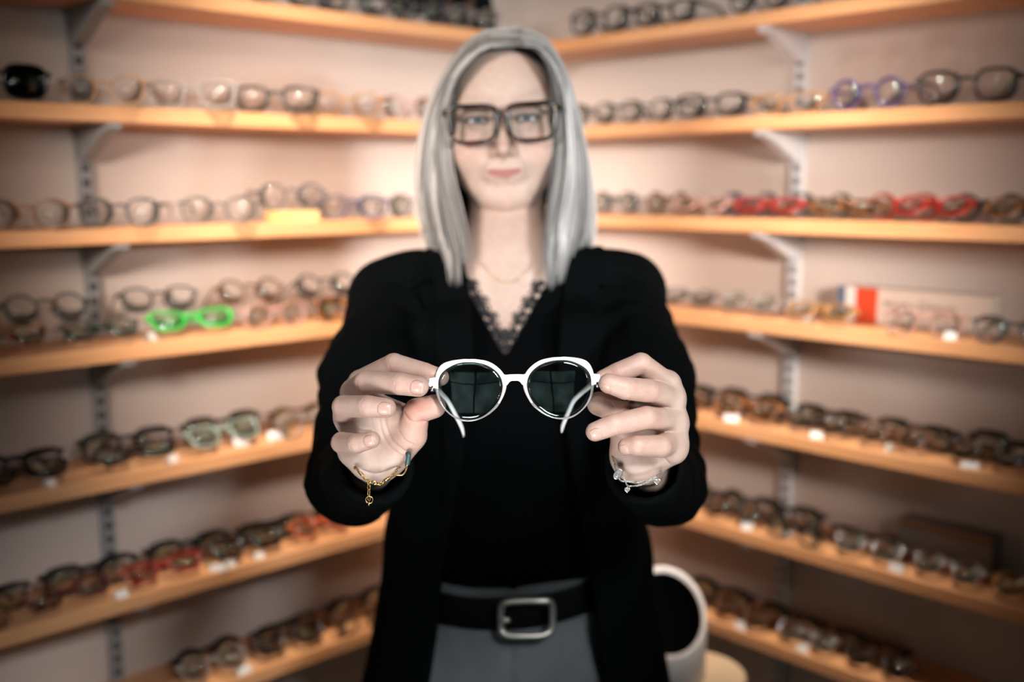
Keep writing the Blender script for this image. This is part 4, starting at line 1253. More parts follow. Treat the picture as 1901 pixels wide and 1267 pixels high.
# ------------------------------------------------------------------ spectacles of many kinds
M_LENSC = glass('display_lens', (0.985, 0.985, 0.985), 0.8, 0.03)
M_LENSD = glass('sun_lens', (0.06, 0.055, 0.05), 1.2, 0.03)
FCOL = {
 'black': plain('black_acetate', (0.010, 0.010, 0.011), .18), 'dark': plain('dark_brown_acetate', (0.030, 0.016, 0.010), .2),
 'tortoise': tortoise('tortoise_acetate', (0.05, 0.018, 0.008), (0.35, 0.13, 0.03)), 'brown': plain('brown_acetate', (0.16, 0.065, 0.03), .22),
 'grey': plain('grey_acetate', (0.10, 0.095, 0.10), .25), 'darkgrey': plain('dark_grey_metal', (0.045, 0.045, 0.05), .3, metal=.3), 'gold': plain('gold_metal', (0.62, 0.38, 0.14), .28, metal=1.0),
 'silver': plain('silver_metal', (0.6, 0.6, 0.62), .25, metal=1.0), 'clear': plain('crystal_acetate', (0.62, 0.55, 0.52), .15, trans=.6), 'pink': plain('pale_pink_acetate', (0.72, 0.40, 0.33), .2, trans=.3),
 'tan': plain('honey_acetate', (0.55, 0.28, 0.10), .2, trans=.25), 'red': plain('red_acetate', (0.38, 0.018, 0.012), .2), 'orange': plain('orange_red_acetate', (0.60, 0.10, 0.03), .2), 'blue': plain('blue_acetate', (0.05, 0.055, 0.16), .2),
 'purple': plain('purple_acetate', (0.075, 0.05, 0.15), .2), 'green': plain('bright_green_acetate', (0.03, 0.55, 0.08), .25), 'darkgreen': plain('dark_green_acetate', (0.015, 0.05, 0.03), .2),
 'mint': plain('pale_green_acetate', (0.35, 0.42, 0.36), .2, trans=.3), 'burgundy': plain('burgundy_acetate', (0.12, 0.02, 0.018), .2)}
CNAME = {'black': 'black', 'dark': 'dark brown', 'tortoise': 'tortoiseshell', 'brown': 'brown', 'grey': 'grey', 'darkgrey': 'dark grey', 'gold': 'gold metal', 'silver': 'silver metal', 'clear': 'clear crystal',
         'pink': 'pale pink', 'tan': 'honey coloured', 'red': 'red', 'orange': 'orange red', 'blue': 'blue', 'purple': 'purple', 'green': 'bright green', 'darkgreen': 'dark green', 'mint': 'pale green', 'burgundy': 'burgundy'}
# kind: half width, half height, superellipse power, rim thickness, rim depth, bridge height, top flatness
KIND = {'round': (.0235, .0225, 2.0, .0032, .0036, .35), 'thin_round': (.0240, .0230, 2.0, .0012, .0018, .45), 'square': (.0270, .0205, 3.4, .0052, .0046, .6), 'rectangle': (.0270, .0165, 3.6, .0034, .0036, .55),
        'panto': (.0245, .0215, 2.4, .0030, .0036, .55), 'thin_panto': (.0250, .0215, 2.5, .0013, .0018, .6), 'cat_eye': (.0275, .0195, 2.7, .0040, .0040, .5), 'bold_round': (.0245, .0230, 2.1, .0052, .0046, .3), 'oversize': (.0300, .0245, 3.0, .0045, .0045, .5)}
KNAME = {'round': 'round', 'thin_round': 'thin wire round', 'square': 'square', 'rectangle': 'rectangular', 'panto': 'rounded', 'thin_panto': 'thin wire rounded', 'cat_eye': 'cat-eye', 'bold_round': 'thick round', 'oversize': 'oversized square'}
MESHES = {}
def rim_outline(kind, n=40):
    hw, hh, pw, th, dp, bz = KIND[kind]; out = []
    for i in range(n):
        a = 2 * math.pi * i / n; c, s = math.cos(a), math.sin(a)
        x = hw * math.copysign(abs(c) ** (2 / pw), c); z = hh * math.copysign(abs(s) ** (2 / pw), s)
        if kind in ('panto', 'thin_panto', 'cat_eye', 'square', 'rectangle', 'oversize'):
            x *= 1 + .10 * (z / hh) * (1 if kind != 'oversize' else .6)
        if kind == 'cat_eye' and z > 0: z += .006 * max(0, x / hw) ** 2
        out.append((x, z))
    return out
def glasses_mesh(kind, part, colour):
    key = (kind, part, colour)
    if key in MESHES: return MESHES[key]
    hw, hh, pw, th, dp, bz = KIND[kind]
    gap = .0085 + th; cx = hw + gap; m = MB(); ol = rim_outline(kind)
    mat = FCOL.get(colour)
    thin = kind.startswith('thin')
    if part == 'frame_front':
        for sx in (-1, 1):
            pts = [(sx * (cx + x * 1.0), .0, hh + th + z) for x, z in ol]
            m.sweep(pts, th / 2 * (1.2 if thin else 1.15), closed=True, seg=6, flat=(1, 1) if thin else (1.0, 1.3), up=(0, 1, 0))
            ez = hh + th + hh * bz
            ex = cx + hw * (.93 if pw > 2.3 else .86)
            m.sweep([(sx * ex, 0, ez), (sx * (cx + hw + .005), .001, ez), (sx * (cx + hw + .0062), .006, ez)], [th * .8 + .0006] * 3, seg=6)
        zb = hh + th + hh * .42
        m.sweep([(-gap * 1.25, 0, zb - .002), (-gap * .5, -.0006, zb + .0022), (0, -.001, zb + .003), (gap * .5, -.0006, zb + .0022), (gap * 1.25, 0, zb - .002)], [th * .62 + .0004] * 5, seg=6)
        for sx in (-1, 1): m.sweep([(sx * gap * .8, .002, zb - .008), (sx * gap * .95, .006, zb - .014)], [.0016, .0022], seg=5)
    elif part == 'lens_left' or part == 'lens_right':
        sx = -1 if part == 'lens_left' else 1
        m.prism([(sx * (cx + x * .985), hh + th + z * .985) for x, z in (ol if sx < 0 else ol[::-1])], -.0006, .0007)
        mat = M_LENSD if colour == 'sun' else M_LENSC
    else:
        sx = -1 if 'left' in part else 1
        ez = hh + th + hh * bz; x0 = sx * (cx + hw + .0062); tt = max(.0011, th * .42)
        if 'folded' in part:
            yb = .0085 if sx < 0 else .0125
            pts = [(x0, .005, ez), (x0, yb - .001, ez), (x0 - sx * .010, yb, ez), (x0 - sx * .090, yb + .001, ez - .002), (x0 - sx * .108, yb + .001, ez - .007), (x0 - sx * .126, yb + .001, ez - .022)]
        else:
            pts = [(x0, .005, ez), (x0, .03, ez), (x0 - sx * .001, .06, ez), (x0 - sx * .003, .092, ez - .001), (x0 - sx * .005, .108, ez - .007), (x0 - sx * .008, .126, min(ez - .024, ez - .024))]
        P = catmull(pts, 14)
        m.sweep(P, list(np.interp(np.linspace(0, 1, 14), [0, .6, .9, 1], [1.1 * tt + .0006, tt + .0004, tt * 1.15 + .0006, tt])), seg=6, flat=(.75, 1.35) if not thin else (1, 1), up=(0, 0, 1))
    me = bpy.data.meshes.new(part.split('_')[0])
    me.from_pydata(m.v, [], m.f); me.polygons.foreach_set('use_smooth', [True] * len(me.polygons))
    me.materials.append(mat); me.update()
    if part == 'temple_left' or part == 'temple_right' or True:
        bm = bmesh.new(); bm.from_mesh(me); bmesh.ops.recalc_face_normals(bm, faces=bm.faces); bm.to_mesh(me); bm.free()
    MESHES[key] = me
    return me
def spectacles(kind, colour, M, label, group=None, lens='clear', folded=False, name='spectacles', cat='spectacles'):
    r_ = empty(name); r_.matrix_world = M
    tag(r_, label, cat, group)
    def part(nm, pt, c):
        o = bpy.data.objects.new(nm, glasses_mesh(kind, pt, c)); COL.objects.link(o); o.parent = r_; return o
    part('frame_front', 'frame_front', colour)
    for s in ('left', 'right'):
        part('lens', 'lens_' + s, lens); part('temple', ('folded_' if folded else 'temple_') + s, colour)
    return r_

def place(side, k, x, kind, colour, off=.140, yaw=0.0, pose='open', lens='clear', group=None, label=None):
    "a pair on shelf k whose front shows around pixel column px; off = distance of the front from the wall"
    hw, hh, pw, th, dp, bz = KIND[kind]
    base = FR[side] @ Matrix.Translation((x * SG[side], off, SHELF_Z[k] + .0004)) @ Matrix.Rotation(math.pi + R(yaw), 4, 'Z')
    if pose == 'raised':     # front lifted and facing the room, resting on the temple tips and leaning on the wall
        ang = math.radians(27)
        base = FR[side] @ Matrix.Translation((x * SG[side], off, SHELF_Z[k] + .044)) @ Matrix.Rotation(math.pi + R(yaw), 4, 'Z') @ Matrix.Rotation(-ang, 4, 'X')
    if pose == 'lying':      # tipped forward on the rims
        base = base @ Matrix.Translation((0, 0, .013)) @ Matrix.Rotation(R(-48), 4, 'X')
    return spectacles(kind, colour, base, label, group, lens, folded=(pose in ('folded', 'lying')))

# shelf, rows of (row name, [(px, kind, colour, extra)])
B, K, F_ = 'back', 'only', 'front'
ROWS = [
 ('left', 0, K, [(545, 'thin_round', 'darkgrey', dict(yaw=-10, off=.13, pose='folded')), (650, 'square', 'darkgrey', dict(yaw=-10, off=.13, pose='folded')), (768, 'panto', 'grey', dict(yaw=-10, off=.13, pose='folded')), (880, 'panto', 'clear', dict(yaw=-5, off=.13, pose='folded'))]),
 ('left', 1, K, [(14, 'oversize', 'black', dict(lens='sun')), (181, 'panto', 'tan', dict(yaw=-34)), (365, 'square', 'clear', dict(yaw=-34)), (502, 'square', 'black', dict(yaw=-34)), (652, 'panto', 'tan', dict(yaw=-32)), (756, 'panto', 'pink', dict(yaw=-10))]),
 ('left', 2, K, [(60, 'panto', 'tortoise', dict(yaw=-30)), (215, 'panto', 'darkgrey', dict(yaw=-34)), (408, 'panto', 'grey', dict(yaw=-34)), (666, 'panto', 'blue', dict(yaw=-30)), (762, 'panto', 'grey', {})]),
 ('left', 3, B, [(92, 'round', 'darkgrey', dict(pose='raised')), (302, 'panto', 'darkgrey', dict(pose='raised')), (472, 'round', 'brown', dict(pose='raised')), (612, 'round', 'darkgrey', dict(pose='raised'))]),
 ('left', 3, F_, [(72, 'panto', 'tortoise', dict(pose='lying')), (200, 'thin_panto', 'darkgreen', dict(pose='lying')), (388, 'cat_eye', 'green', dict(pose='lying', yaw=-10)), (505, 'panto', 'pink', {}), (600, 'square', 'tortoise', {})]),
 ('left', 4, B, [(30, 'square', 'black', {}), (118, 'bold_round', 'black', {}), (272, 'oversize', 'black', dict(yaw=-10)), (395, 'oversize', 'dark', {}), (470, 'bold_round', 'black', {}), (545, 'panto', 'brown', {})]),
 ('left', 4, F_, [(48, 'rectangle', 'black', dict(pose='lying')), (125, 'thin_panto', 'gold', {}), (312, 'rectangle', 'black', dict(pose='lying')), (442, 'square', 'mint', {}), (520, 'panto', 'clear', {})]),
 ('left', 5, B, [(30, 'square', 'black', {}), (128, 'oversize', 'black', {}), (215, 'oversize', 'black', {}), (295, 'bold_round', 'dark', {}), (420, 'oversize', 'black', {}), (500, 'square', 'black', {}), (575, 'bold_round', 'black', {}), (640, 'oversize', 'dark', {})]),
 ('left', 5, F_, [(26, 'thin_panto', 'gold', {}), (205, 'rectangle', 'burgundy', dict(pose='lying')), (305, 'rectangle', 'red', dict(pose='lying')), (405, 'square', 'black', dict(pose='lying')), (488, 'panto', 'clear', dict(pose='lying')), (570, 'panto', 'orange', dict(pose='lying')), (635, 'panto', 'orange', {})]),
 ('left', 6, B, [(400, 'bold_round', 'black', {}), (475, 'oversize', 'black', {}), (550, 'square', 'black', {}), (630, 'oversize', 'darkgrey', {})]),
 ('left', 6, F_, [(455, 'panto', 'clear', dict(pose='lying')), (525, 'square', 'dark', dict(pose='lying')), (590, 'panto', 'dark', {}), (655, 'panto', 'brown', {})]),
 ('right', 0, K, [(1120, 'oversize', 'black', dict(yaw=6)), (1228, 'square', 'black', dict(yaw=8)), (1322, 'square', 'burgundy', {}), (1410, 'panto', 'black', {}), (1045, 'panto', 'clear', {})]),
 ('right', 1, K, [(1113, 'panto', 'black', dict(yaw=4)), (1225, 'panto', 'black', dict(yaw=10)), (1346, 'square', 'black', dict(yaw=14)), (1458, 'rectangle', 'tan', dict(yaw=6)), (1608, 'bold_round', 'purple', dict(yaw=4)), (1775, 'oversize', 'black', dict(yaw=10)), (1920, 'square', 'dark', dict(yaw=10))]),
 ('right', 2, B, [(1142, 'round', 'grey', {}), (1240, 'round', 'tortoise', {}), (1392, 'round', 'blue', dict(yaw=10)), (1525, 'round', 'grey', dict(yaw=10)), (1676, 'round', 'red', dict(yaw=10)), (1832, 'round', 'darkgrey', dict(yaw=10))]),
 ('right', 2, F_, [(1338, 'rectangle', 'pink', dict(pose='lying')), (1440, 'rectangle', 'red', dict(pose='lying')), (1560, 'rectangle', 'tortoise', dict(pose='lying')), (1655, 'panto', 'red', dict(pose='lying')), (1760, 'panto', 'clear', dict(pose='lying')), (1855, 'panto', 'tortoise', dict(pose='lying'))]),
 ('right', 3, F_, [(1290, 'thin_panto', 'grey', dict(pose='lying')), (1362, 'round', 'clear', dict(pose='lying')), (1440, 'round', 'darkgrey', dict(pose='lying')), (1508, 'rectangle', 'tan', dict(pose='lying')), (1725, 'panto', 'pink', dict(pose='folded', yaw=10)), (1865, 'panto', 'grey', dict(pose='folded'))]),
 ('right', 4, B, [(1312, 'square', 'black', {}), (1406, 'oversize', 'black', {}), (1498, 'square', 'dark', {}), (1622, 'oversize', 'black', {}), (1720, 'square', 'black', {}), (1840, 'oversize', 'black', {})]),
 ('right', 4, F_, [(1300, 'panto', 'brown', {}), (1382, 'square', 'tortoise', dict(pose='lying')), (1460, 'round', 'dark', {}), (1545, 'panto', 'burgundy', dict(pose='lying')), (1630, 'panto', 'brown', {}), (1722, 'square', 'tortoise', dict(pose='lying')), (1820, 'panto', 'dark', {})]),
 ('right', 5, B, [(1262, 'square', 'dark', {}), (1350, 'bold_round', 'black', {}), (1440, 'oversize', 'black', {}), (1545, 'rectangle', 'black', {})]),
 ('right', 5, F_, [(1250, 'thin_round', 'silver', dict(pose='lying')), (1335, 'square', 'brown', dict(pose='lying')), (1402, 'panto', 'dark', {}), (1490, 'round', 'black', {}), (1600, 'thin_panto', 'silver', dict(pose='lying')), (1690, 'thin_round', 'silver', dict(pose='lying')), (1790, 'thin_panto', 'gold', dict(pose='lying')), (1870, 'thin_round', 'gold', dict(pose='lying'))]),
 ('right', 6, B, [(1262, 'panto', 'black', {}), (1345, 'oversize', 'black', {}), (1430, 'square', 'black', {}), (1520, 'oversize', 'dark', {}), (1610, 'square', 'black', {})]),
 ('right', 6, F_, [(1365, 'panto', 'brown', dict(pose='lying')), (1440, 'rectangle', 'dark', dict(pose='lying')), (1510, 'thin_panto', 'silver', dict(pose='lying')), (1595, 'panto', 'dark', dict(pose='lying'))]),
]
rg = random.Random(11)
def full_width(kind):
    hw, hh, pw, th, dp, bz = KIND[kind]
    return 2 * (2 * hw + .0085 + th + .0062 + th * .8 + .0012)
def settle(side, k, row, items):
    "rows of spectacles must not run into one another: keep their order, ease them apart along the shelf"
    out = []
    for px, kind, colour, ex in items:
        ex = dict(ex); ex.pop('lift', None)
        if row == 'back' and 'pose' not in ex: ex['pose'] = 'folded'
        if row == 'front' and k != 3 and 'pose' not in ex: ex['pose'] = 'lying' if rg.random() < .45 else 'folded'
        if row == 'front' and k == 3 and side == 'left' and 'pose' not in ex: ex['pose'] = 'folded'
        if row == 'front': ex['off'] = .142
        if row == 'back' and ex.get('pose') == 'folded': ex['off'] = min(ex.get('off', .08), .085)
        if ex.get('pose') == 'raised': ex['off'] = .112; ex['yaw'] = -30
        if 'yaw' not in ex: ex['yaw'] = rg.uniform(-5, 5)
        if ex.get('pose', 'open') != 'open': ex['yaw'] = max(-10, min(10, ex['yaw']))
        ex.setdefault('off', .140)
        w = full_width(kind) * math.cos(R(ex['yaw'])) + (.06 if ex.get('pose', 'open') == 'open' else .012) * abs(math.sin(R(ex['yaw']))) * .5
        out.append([wall_x(side, px, ex['off'], k=k), w, px, kind, colour, ex])
    while True:
        out.sort(key=lambda t: t[0]); x0 = [t[0] for t in out]; worst = 0
        for _ in range(400):
            for a, b in zip(out, out[1:]):
                need = (a[1] + b[1]) / 2 + .008 - (b[0] - a[0])
                if need > 0: a[0] -= need / 2; b[0] += need / 2
            out[0][0] = max(out[0][0], DEPTH + .085)
        sh = [abs(t[0] - x) for t, x in zip(out, x0)]
        if max(sh) <= .085 or len(out) < 3: break
        # too tight: leave out the pair most squeezed and start again
        gaps = [min([abs(x0[i] - x0[j]) for j in (i - 1, i + 1) if 0 <= j < len(x0)]) for i in range(len(x0))]
        drop = int(np.argmin(gaps))
        for t, x in zip(out, x0): t[0] = x
        out.pop(drop)
    return sorted(out, key=lambda t: t[2])
for side, k, row, items in ROWS:
    items = settle(side, k, row, sorted(items, key=lambda t: t[0]))
    n = len(items)
    for i, (x, w_, px, kind, colour, ex) in enumerate(items):
        lens = ex.get('lens', 'clear')
        what = 'sunglasses' if lens == 'sun' else 'glasses'
        rowtxt = {'only': '', 'back': 'rear row, ', 'front': 'front row, '}[row]
        if ex.get('pose') == 'raised': rowtxt = 'rear row, '
        pos = ORD[i] + ' from the left' if i < n - 1 or n < 3 else 'last on the right'
        label = '%s %s %s, %s, %s%s, %s wall' % (CNAME[colour], KNAME[kind], what, pos, rowtxt, SHN[k], side)
        label = label.replace('gold metal thin wire', 'thin gold').replace('silver metal thin wire', 'thin silver').replace(' shelf down', ' shelf')
        gt = {'only': 'glasses', 'back': 'rear row of glasses', 'front': 'front row of glasses'}[row]
        place(side, k, x, kind, colour, label=label, group='%s on the %s, %s wall' % (gt, SHN[k].replace(' down', ''), side), **ex)
# ------------------------------------------------------------------ the glasses she wears (in the frame of her head)
M_HAV = tortoise('dark_havana', (0.003, 0.002, 0.002), (0.030, 0.008, 0.005), 60)
M_HAV2 = tortoise('red_havana', (0.008, 0.004, 0.004), (0.06, 0.018, 0.012), 60)
worn = empty('eyeglasses')
T_ = np.eye(4); T_[:3, :3] = HR; T_[:3, 3] = EYE0
worn.matrix_world = Matrix(T_.tolist())
tag(worn, 'thick dark tortoiseshell square glasses worn on the face of the woman', 'glasses')
YF = -.0175
for sx in (-1, 1):
    def outl(hw, hh, n=48, p=4.0):
        o_ = []
        for i in range(n):
            a = 2 * math.pi * i / n; c, s = math.cos(a), math.sin(a)
            x = hw * math.copysign(abs(c) ** (2 / p), c); z = hh * math.copysign(abs(s) ** (2 / p), s)
            x *= 1 + .09 * z / hh
            if z > 0: z += .0028 * max(0, x / hw) ** 2
            o_.append((x, z))
        return o_
    cxg, czg = .0372, -.0050
    up_ = outl(.0295, .0225)
    pts = [(sx * (cxg + x), YF + 1.6 * (cxg + x) ** 2, czg + z) for x, z in up_]
    n = len(pts)
    m = MB(); idx = [i % n for i in range(-2, n // 2 + 3)]
    m.sweep([pts[i] for i in idx], [.0035] * len(idx), seg=8, flat=(1.0, 1.25), up=(0, 1, 0)); m.build('upper_rim', M_HAV, worn, smooth=True)
    m = MB(); idx = [i % n for i in range(n // 2 + 1, n)]
    m.sweep([pts[i] for i in idx], [.0030] * len(idx), seg=8, flat=(1.0, 1.25), up=(0, 1, 0)); m.build('lower_rim', M_HAV2, worn, smooth=True)
    m = MB(); poly = [(sx * (cxg + x * .98), czg + z * .98) for x, z in (up_ if sx < 0 else up_[::-1])]
    m.prism(poly, YF + 1.6 * cxg ** 2 - .0004, YF + 1.6 * cxg ** 2 + .001); m.build('lens', glass('worn_lens', (.97, .97, .97), .8, .02), worn)
    m = MB(); xe = cxg + .0305; ye = YF + 1.6 * xe ** 2
    m.sweep([(sx * (xe - .004), ye - .001, .0105), (sx * (xe + .0030), ye + .001, .0105), (sx * (xe + .0048), ye + .009, .0105)], [.0042, .0046, .0038], seg=8)
    m.build('end_piece', M_HAV, worn, smooth=True)
    m = MB(); m.sweep([(sx * (xe - .0012), ye - .0054, .0105), (sx * (xe + .0024), ye - .0046, .0105)], .0012, seg=8); m.build('stud', FCOL['gold'], worn, smooth=True)
    m = MB(); P = catmull([(sx * (xe + .0048), ye + .008, .0105), (sx * (xe + .0072), ye + .04, .010), (sx * .0800, .075, .008), (sx * .0800, .095, .002), (sx * .079, .120, -.022)], 18)
    m.sweep(P, .0026, seg=6, flat=(.7, 1.3)); m.build('temple', M_HAV, worn, smooth=True)
m = MB(); m.sweep([(-.0105, YF, .000), (-.006, YF - .0006, .0050), (0, YF - .001, .0064), (.006, YF - .0006, .0050), (.0105, YF, .000)], [.0030, .0032, .0032, .0032, .0030], seg=8, up=(0, 1, 0))
m.build('bridge', M_HAV, worn, smooth=True)

# earring and necklace
e_c = PD(1014, 391, 1.345); m = MB()
m.sweep([(e_c[0], e_c[1] + .007 * math.cos(a), e_c[2] + .007 * math.sin(a)) for a in np.linspace(0, 2 * math.pi, 17)[:-1]], .0016, closed=True, seg=6, up=(1, 0, 0))
tag(m.build('earring', FCOL['gold'], smooth=True), 'small gold hoop earring beside the neck, under the silver hair', 'earring')
nk_ = []
for px, py in ((893, 487), (905, 503), (922, 518), (940, 526), (958, 521), (974, 507), (988, 488)):
    p = PY(px, py, 1.34); ys = np.linspace(1.24, 1.42, 240, dtype=np.float32); q = PY(px, py, 1.0); d_ = (p - q) / (p[1] - q[1])
    Pp = np.stack([q + d_ * (y - 1.0) for y in ys]).astype(np.float32); dd = body_sdf(Pp); k = int(np.argmax(dd < 0)); nk_.append(Pp[k] - d_ * .0012)
m = MB(); m.sweep(catmull(nk_, 40), .0006, seg=5, up=(0, 1, 0))
tag(m.build('necklace', FCOL['gold'], smooth=True), 'fine gold chain necklace lying on the bare throat above the lace', 'necklace')

# ------------------------------------------------------------------ bracelets
def link_chain(m, pts, step, r, w, alt=True):
    P = catmull(pts, 200); L_ = np.concatenate([[0], np.cumsum(np.linalg.norm(np.diff(P, axis=0), axis=1))])
    n = max(2, int(L_[-1] / step)); 
    for i in range(n + 1):
        s_ = L_[-1] * i / n; c = np.array([np.interp(s_, L_, P[:, a]) for a in range(3)])
        c2 = np.array([np.interp(min(s_ + step * .3, L_[-1]), L_, P[:, a]) for a in range(3)]); c1 = np.array([np.interp(max(s_ - step * .3, 0), L_, P[:, a]) for a in range(3)])
        t = (c2 - c1) / (np.linalg.norm(c2 - c1) + 1e-9)
        n1 = np.cross(t, CF); n1 /= np.linalg.norm(n1) + 1e-9; n2 = np.cross(t, n1)
        a_ = R(28 if i % 2 else -52); q = math.cos(a_) * n1 + math.sin(a_) * n2
        m.sweep([c + t * (step * .68 * math.cos(b)) + q * (w * math.sin(b)) for b in np.linspace(0, 2 * math.pi, 11)[:-1]], r, closed=True, seg=5, up=tuple(np.cross(t, q)))
def bz(zx, zy, d): return PD(640 + zx / 11.52, 840 + zy / 11.52, d)
M_GOLD = FCOL['gold']; M_SILV = plain('bracelet_silver', (0.55, 0.52, 0.50), .3, metal=1.0)
b1 = empty('gold_bracelet', tuple(bz(520, 600, .872))); off1 = np.array(b1.location)
tag(b1, 'gold chain bracelet with a dangling extender on the wrist at the left of the photo', 'bracelet', None)
def lp(q): return tuple(np.array(q) - off1)
m = MB(); link_chain(m, [lp(bz(*q)) for q in ((230, 340, .878), (300, 405, .875), (380, 480, .873), (440, 575, .872), (520, 640, .871))], .0032, .00035, .0011)
link_chain(m, [lp(bz(*q)) for q in ((690, 670, .872), (760, 680, .872), (840, 630, .873))], .0034, .00038, .0012)
link_chain(m, [lp(bz(*q)) for q in ((960, 535, .873), (1040, 470, .876), (1130, 360, .882), (1200, 250, .892), (1150, 150, .925), (900, 60, .935), (500, 100, .930), (250, 220, .910), (225, 345, .879))], .0032, .00035, .0011)
m.build('chain', M_GOLD, b1, smooth=True)
m = MB(); link_chain(m, [lp(bz(*q)) for q in ((515, 640, .870), (515, 760, .869), (515, 900, .869), (518, 980, .869))], .0036, .00038, .0013)
m.sweep([np.array(lp(bz(525, 1020, .869))) + .0030 * (math.cos(a) * CR + math.sin(a) * CU) for a in np.linspace(0, 2 * math.pi, 15)[:-1]], .0005, closed=True, seg=6, up=tuple(CF))
m.sweep([lp(bz(522, 1060, .869)), lp(bz(518, 1100, .869)), lp(bz(518, 1160, .869))], [.0005, .0011, .0004], seg=6)
m.build('extender_chain', M_GOLD, b1, smooth=True)
m = MB(); m.sweep([lp(bz(560, 640, .871)), lp(bz(600, 615, .870)), lp(bz(650, 625, .870)), lp(bz(690, 660, .871)), lp(bz(640, 690, .871)), lp(bz(600, 670, .871))], [.0004, .0007, .0009, .0007, .0009, .0004], seg=6, up=tuple(CF)); m.build('clasp', M_GOLD, b1, smooth=True)
m = MB(); m.sweep([lp(bz(845, 620, .872)), lp(bz(955, 545, .873))], .0016, seg=8); m.build('bar_bead', M_GOLD, b1, smooth=True)
b2 = empty('beaded_bracelet', tuple(bz(1230, 480, .875))); off1 = np.array(b2.location)
tag(b2, 'thin gold bracelet with a dark green thread section beside the thumb base', 'bracelet')
m = MB(); m.sweep(catmull([lp(bz(*q)) for q in ((1030, 490, .874), (1120, 488, .873), (1220, 490, .873), (1290, 430, .873), (1330, 340, .873), (1338, 280, .873))], 26), .00085, seg=7)
m.sweep(catmull([lp(bz(*q)) for q in ((1352, 20, .876), (1300, -60, .925), (900, 0, .938), (400, 100, .932), (250, 260, .905), (262, 372, .8795), (440, 592, .8735), (700, 695, .8735), (860, 640, .874), (1030, 495, .874))], 40), .0006, seg=6)
m.build('wire', M_GOLD, b2, smooth=True)
m = MB(); P = catmull([lp(bz(*q)) for q in ((1335, 262, .873), (1358, 160, .872), (1362, 70, .872), (1352, 22, .875))], 40)
m.sweep(P, [.0020 + .0003 * (i % 2) - (.0012 if i in (0, 39) else 0) for i in range(40)], seg=9); m.build('thread_section', plain('green_thread', (.03, .07, .07), .45, noise=.3, nscale=900), b2, smooth=True)
m = MB(); m.sweep([lp(bz(1336, 292, .873)), lp(bz(1334, 262, .873))], .0021, seg=8); m.build('end_cap', M_GOLD, b2, smooth=True)
def bs(zx, zy, d): return PD(1120 + zx / 11.52, 840 + zy / 11.52, d)
def silver_bracelet(name, label, paths, charms, disc=None):
    global off1
    b = empty(name, tuple(bs(*paths[0][len(paths[0]) // 2]))); off1 = np.array(b.location); tag(b, label, 'bracelet')
    m = MB()
    for p in paths: link_chain(m, [lp(bs(*q)) for q in p], .0016, .00026, .0006)
    m.build('chain', M_SILV, b, smooth=True)
    for (zx, zy, d, s_) in charms:
        c = np.array(lp(bs(zx, zy, d))); pts = []
        for t in np.linspace(0, 2 * math.pi, 29)[:-1]:
            hx_ = 16 * math.sin(t) ** 3; hz_ = 13 * math.cos(t) - 5 * math.cos(2 * t) - 2 * math.cos(3 * t) - math.cos(4 * t)
            pts.append(c + CR * hx_ * s_ / 17 + CU * (hz_ + 2) * s_ / 17)
        m = MB(); m.sweep(pts, s_ * .15, closed=True, seg=6, up=tuple(CF)); m.sweep([c + CU * s_ * .55, c + CU * s_ * 1.45], s_ * .14, seg=6, up=tuple(CF)); ch = m.build('heart_charm', M_SILV, b, smooth=True)
        nn = len(pts); v = [tuple(p - CF * .0003) for p in pts] + [tuple(p + CF * .0006) for p in pts]
        f = [tuple(range(nn)), tuple(range(2 * nn - 1, nn - 1, -1))] + [(i, i + nn, (i + 1) % nn + nn, (i + 1) % nn) for i in range(nn)]
        mesh_obj('heart_inlay', v, f, plain('glitter_inlay', (.20, .18, .16), .5, noise=.8, nscale=3000, metal=.6), ch, smooth=False)
    if disc:
        c = np.array(lp(bs(*disc))); a0 = R(35)
        def dp(rx, rz, t): return c + CR * (rx * math.cos(t) * math.cos(a0) - rz * math.sin(t) * math.sin(a0)) * 1 + CU * (-(rx * math.cos(t) * math.sin(a0)) + -rz * math.sin(t) * math.cos(a0))
        m = MB(); nn = 32; rim_ = [dp(.0030, .0046, t) for t in np.linspace(0, 2 * math.pi, nn + 1)[:-1]]
        v = [tuple(p - CF * .0005) for p in rim_] + [tuple(p + CF * .0005) for p in rim_]
        m.add(v, [tuple(range(nn)), tuple(range(2 * nn - 1, nn - 1, -1))] + [(i, i + nn, (i + 1) % nn + nn, (i + 1) % nn) for i in range(nn)])
        dd_ = m.build('disc', M_SILV, b)
        m = MB(); m.sweep([p - CF * .0006 for p in rim_], .0004, closed=True, seg=6, up=tuple(CF))
        sp = [dp(.0018 * (1 - t / 9), .0030 * (1 - t / 9), t) - CF * .0008 for t in np.linspace(0, 7, 24)]
        m.sweep(sp, .00028, seg=5, up=tuple(CF)); m.build('swirl', M_SILV, dd_, smooth=True)
silver_bracelet('heart_bracelet', 'fine silver chain bracelet with two little heart charms below the wrist at right', [[(410, 520, .872), (470, 620, .871), (520, 715, .870), (640, 725, .869), (800, 700, .869), (960, 640, .870), (1090, 560, .872), (1180, 485, .875)], [(1180, 485, .875), (1240, 380, .90), (1100, 200, .935), (600, 160, .938), (300, 260, .915), (410, 520, .872)]], [(513, 815, .869, .0024), (1152, 640, .871, .0029)])
silver_bracelet('disc_bracelet', 'fine silver chain bracelet with an oval swirl disc beside the wrist at right', [[(190, 110, .886), (235, 220, .880), (260, 340, .876), (300, 470, .873), (370, 605, .871), (480, 625, .871), (650, 638, .871), (830, 630, .871), (960, 600, .872), (1110, 530, .873), (1190, 470, .876)], [(1190, 470, .876), (1250, 350, .90), (1050, 130, .936), (600, 60, .938), (300, 20, .92), (190, 110, .886)]], [], (312, 470, .8725))

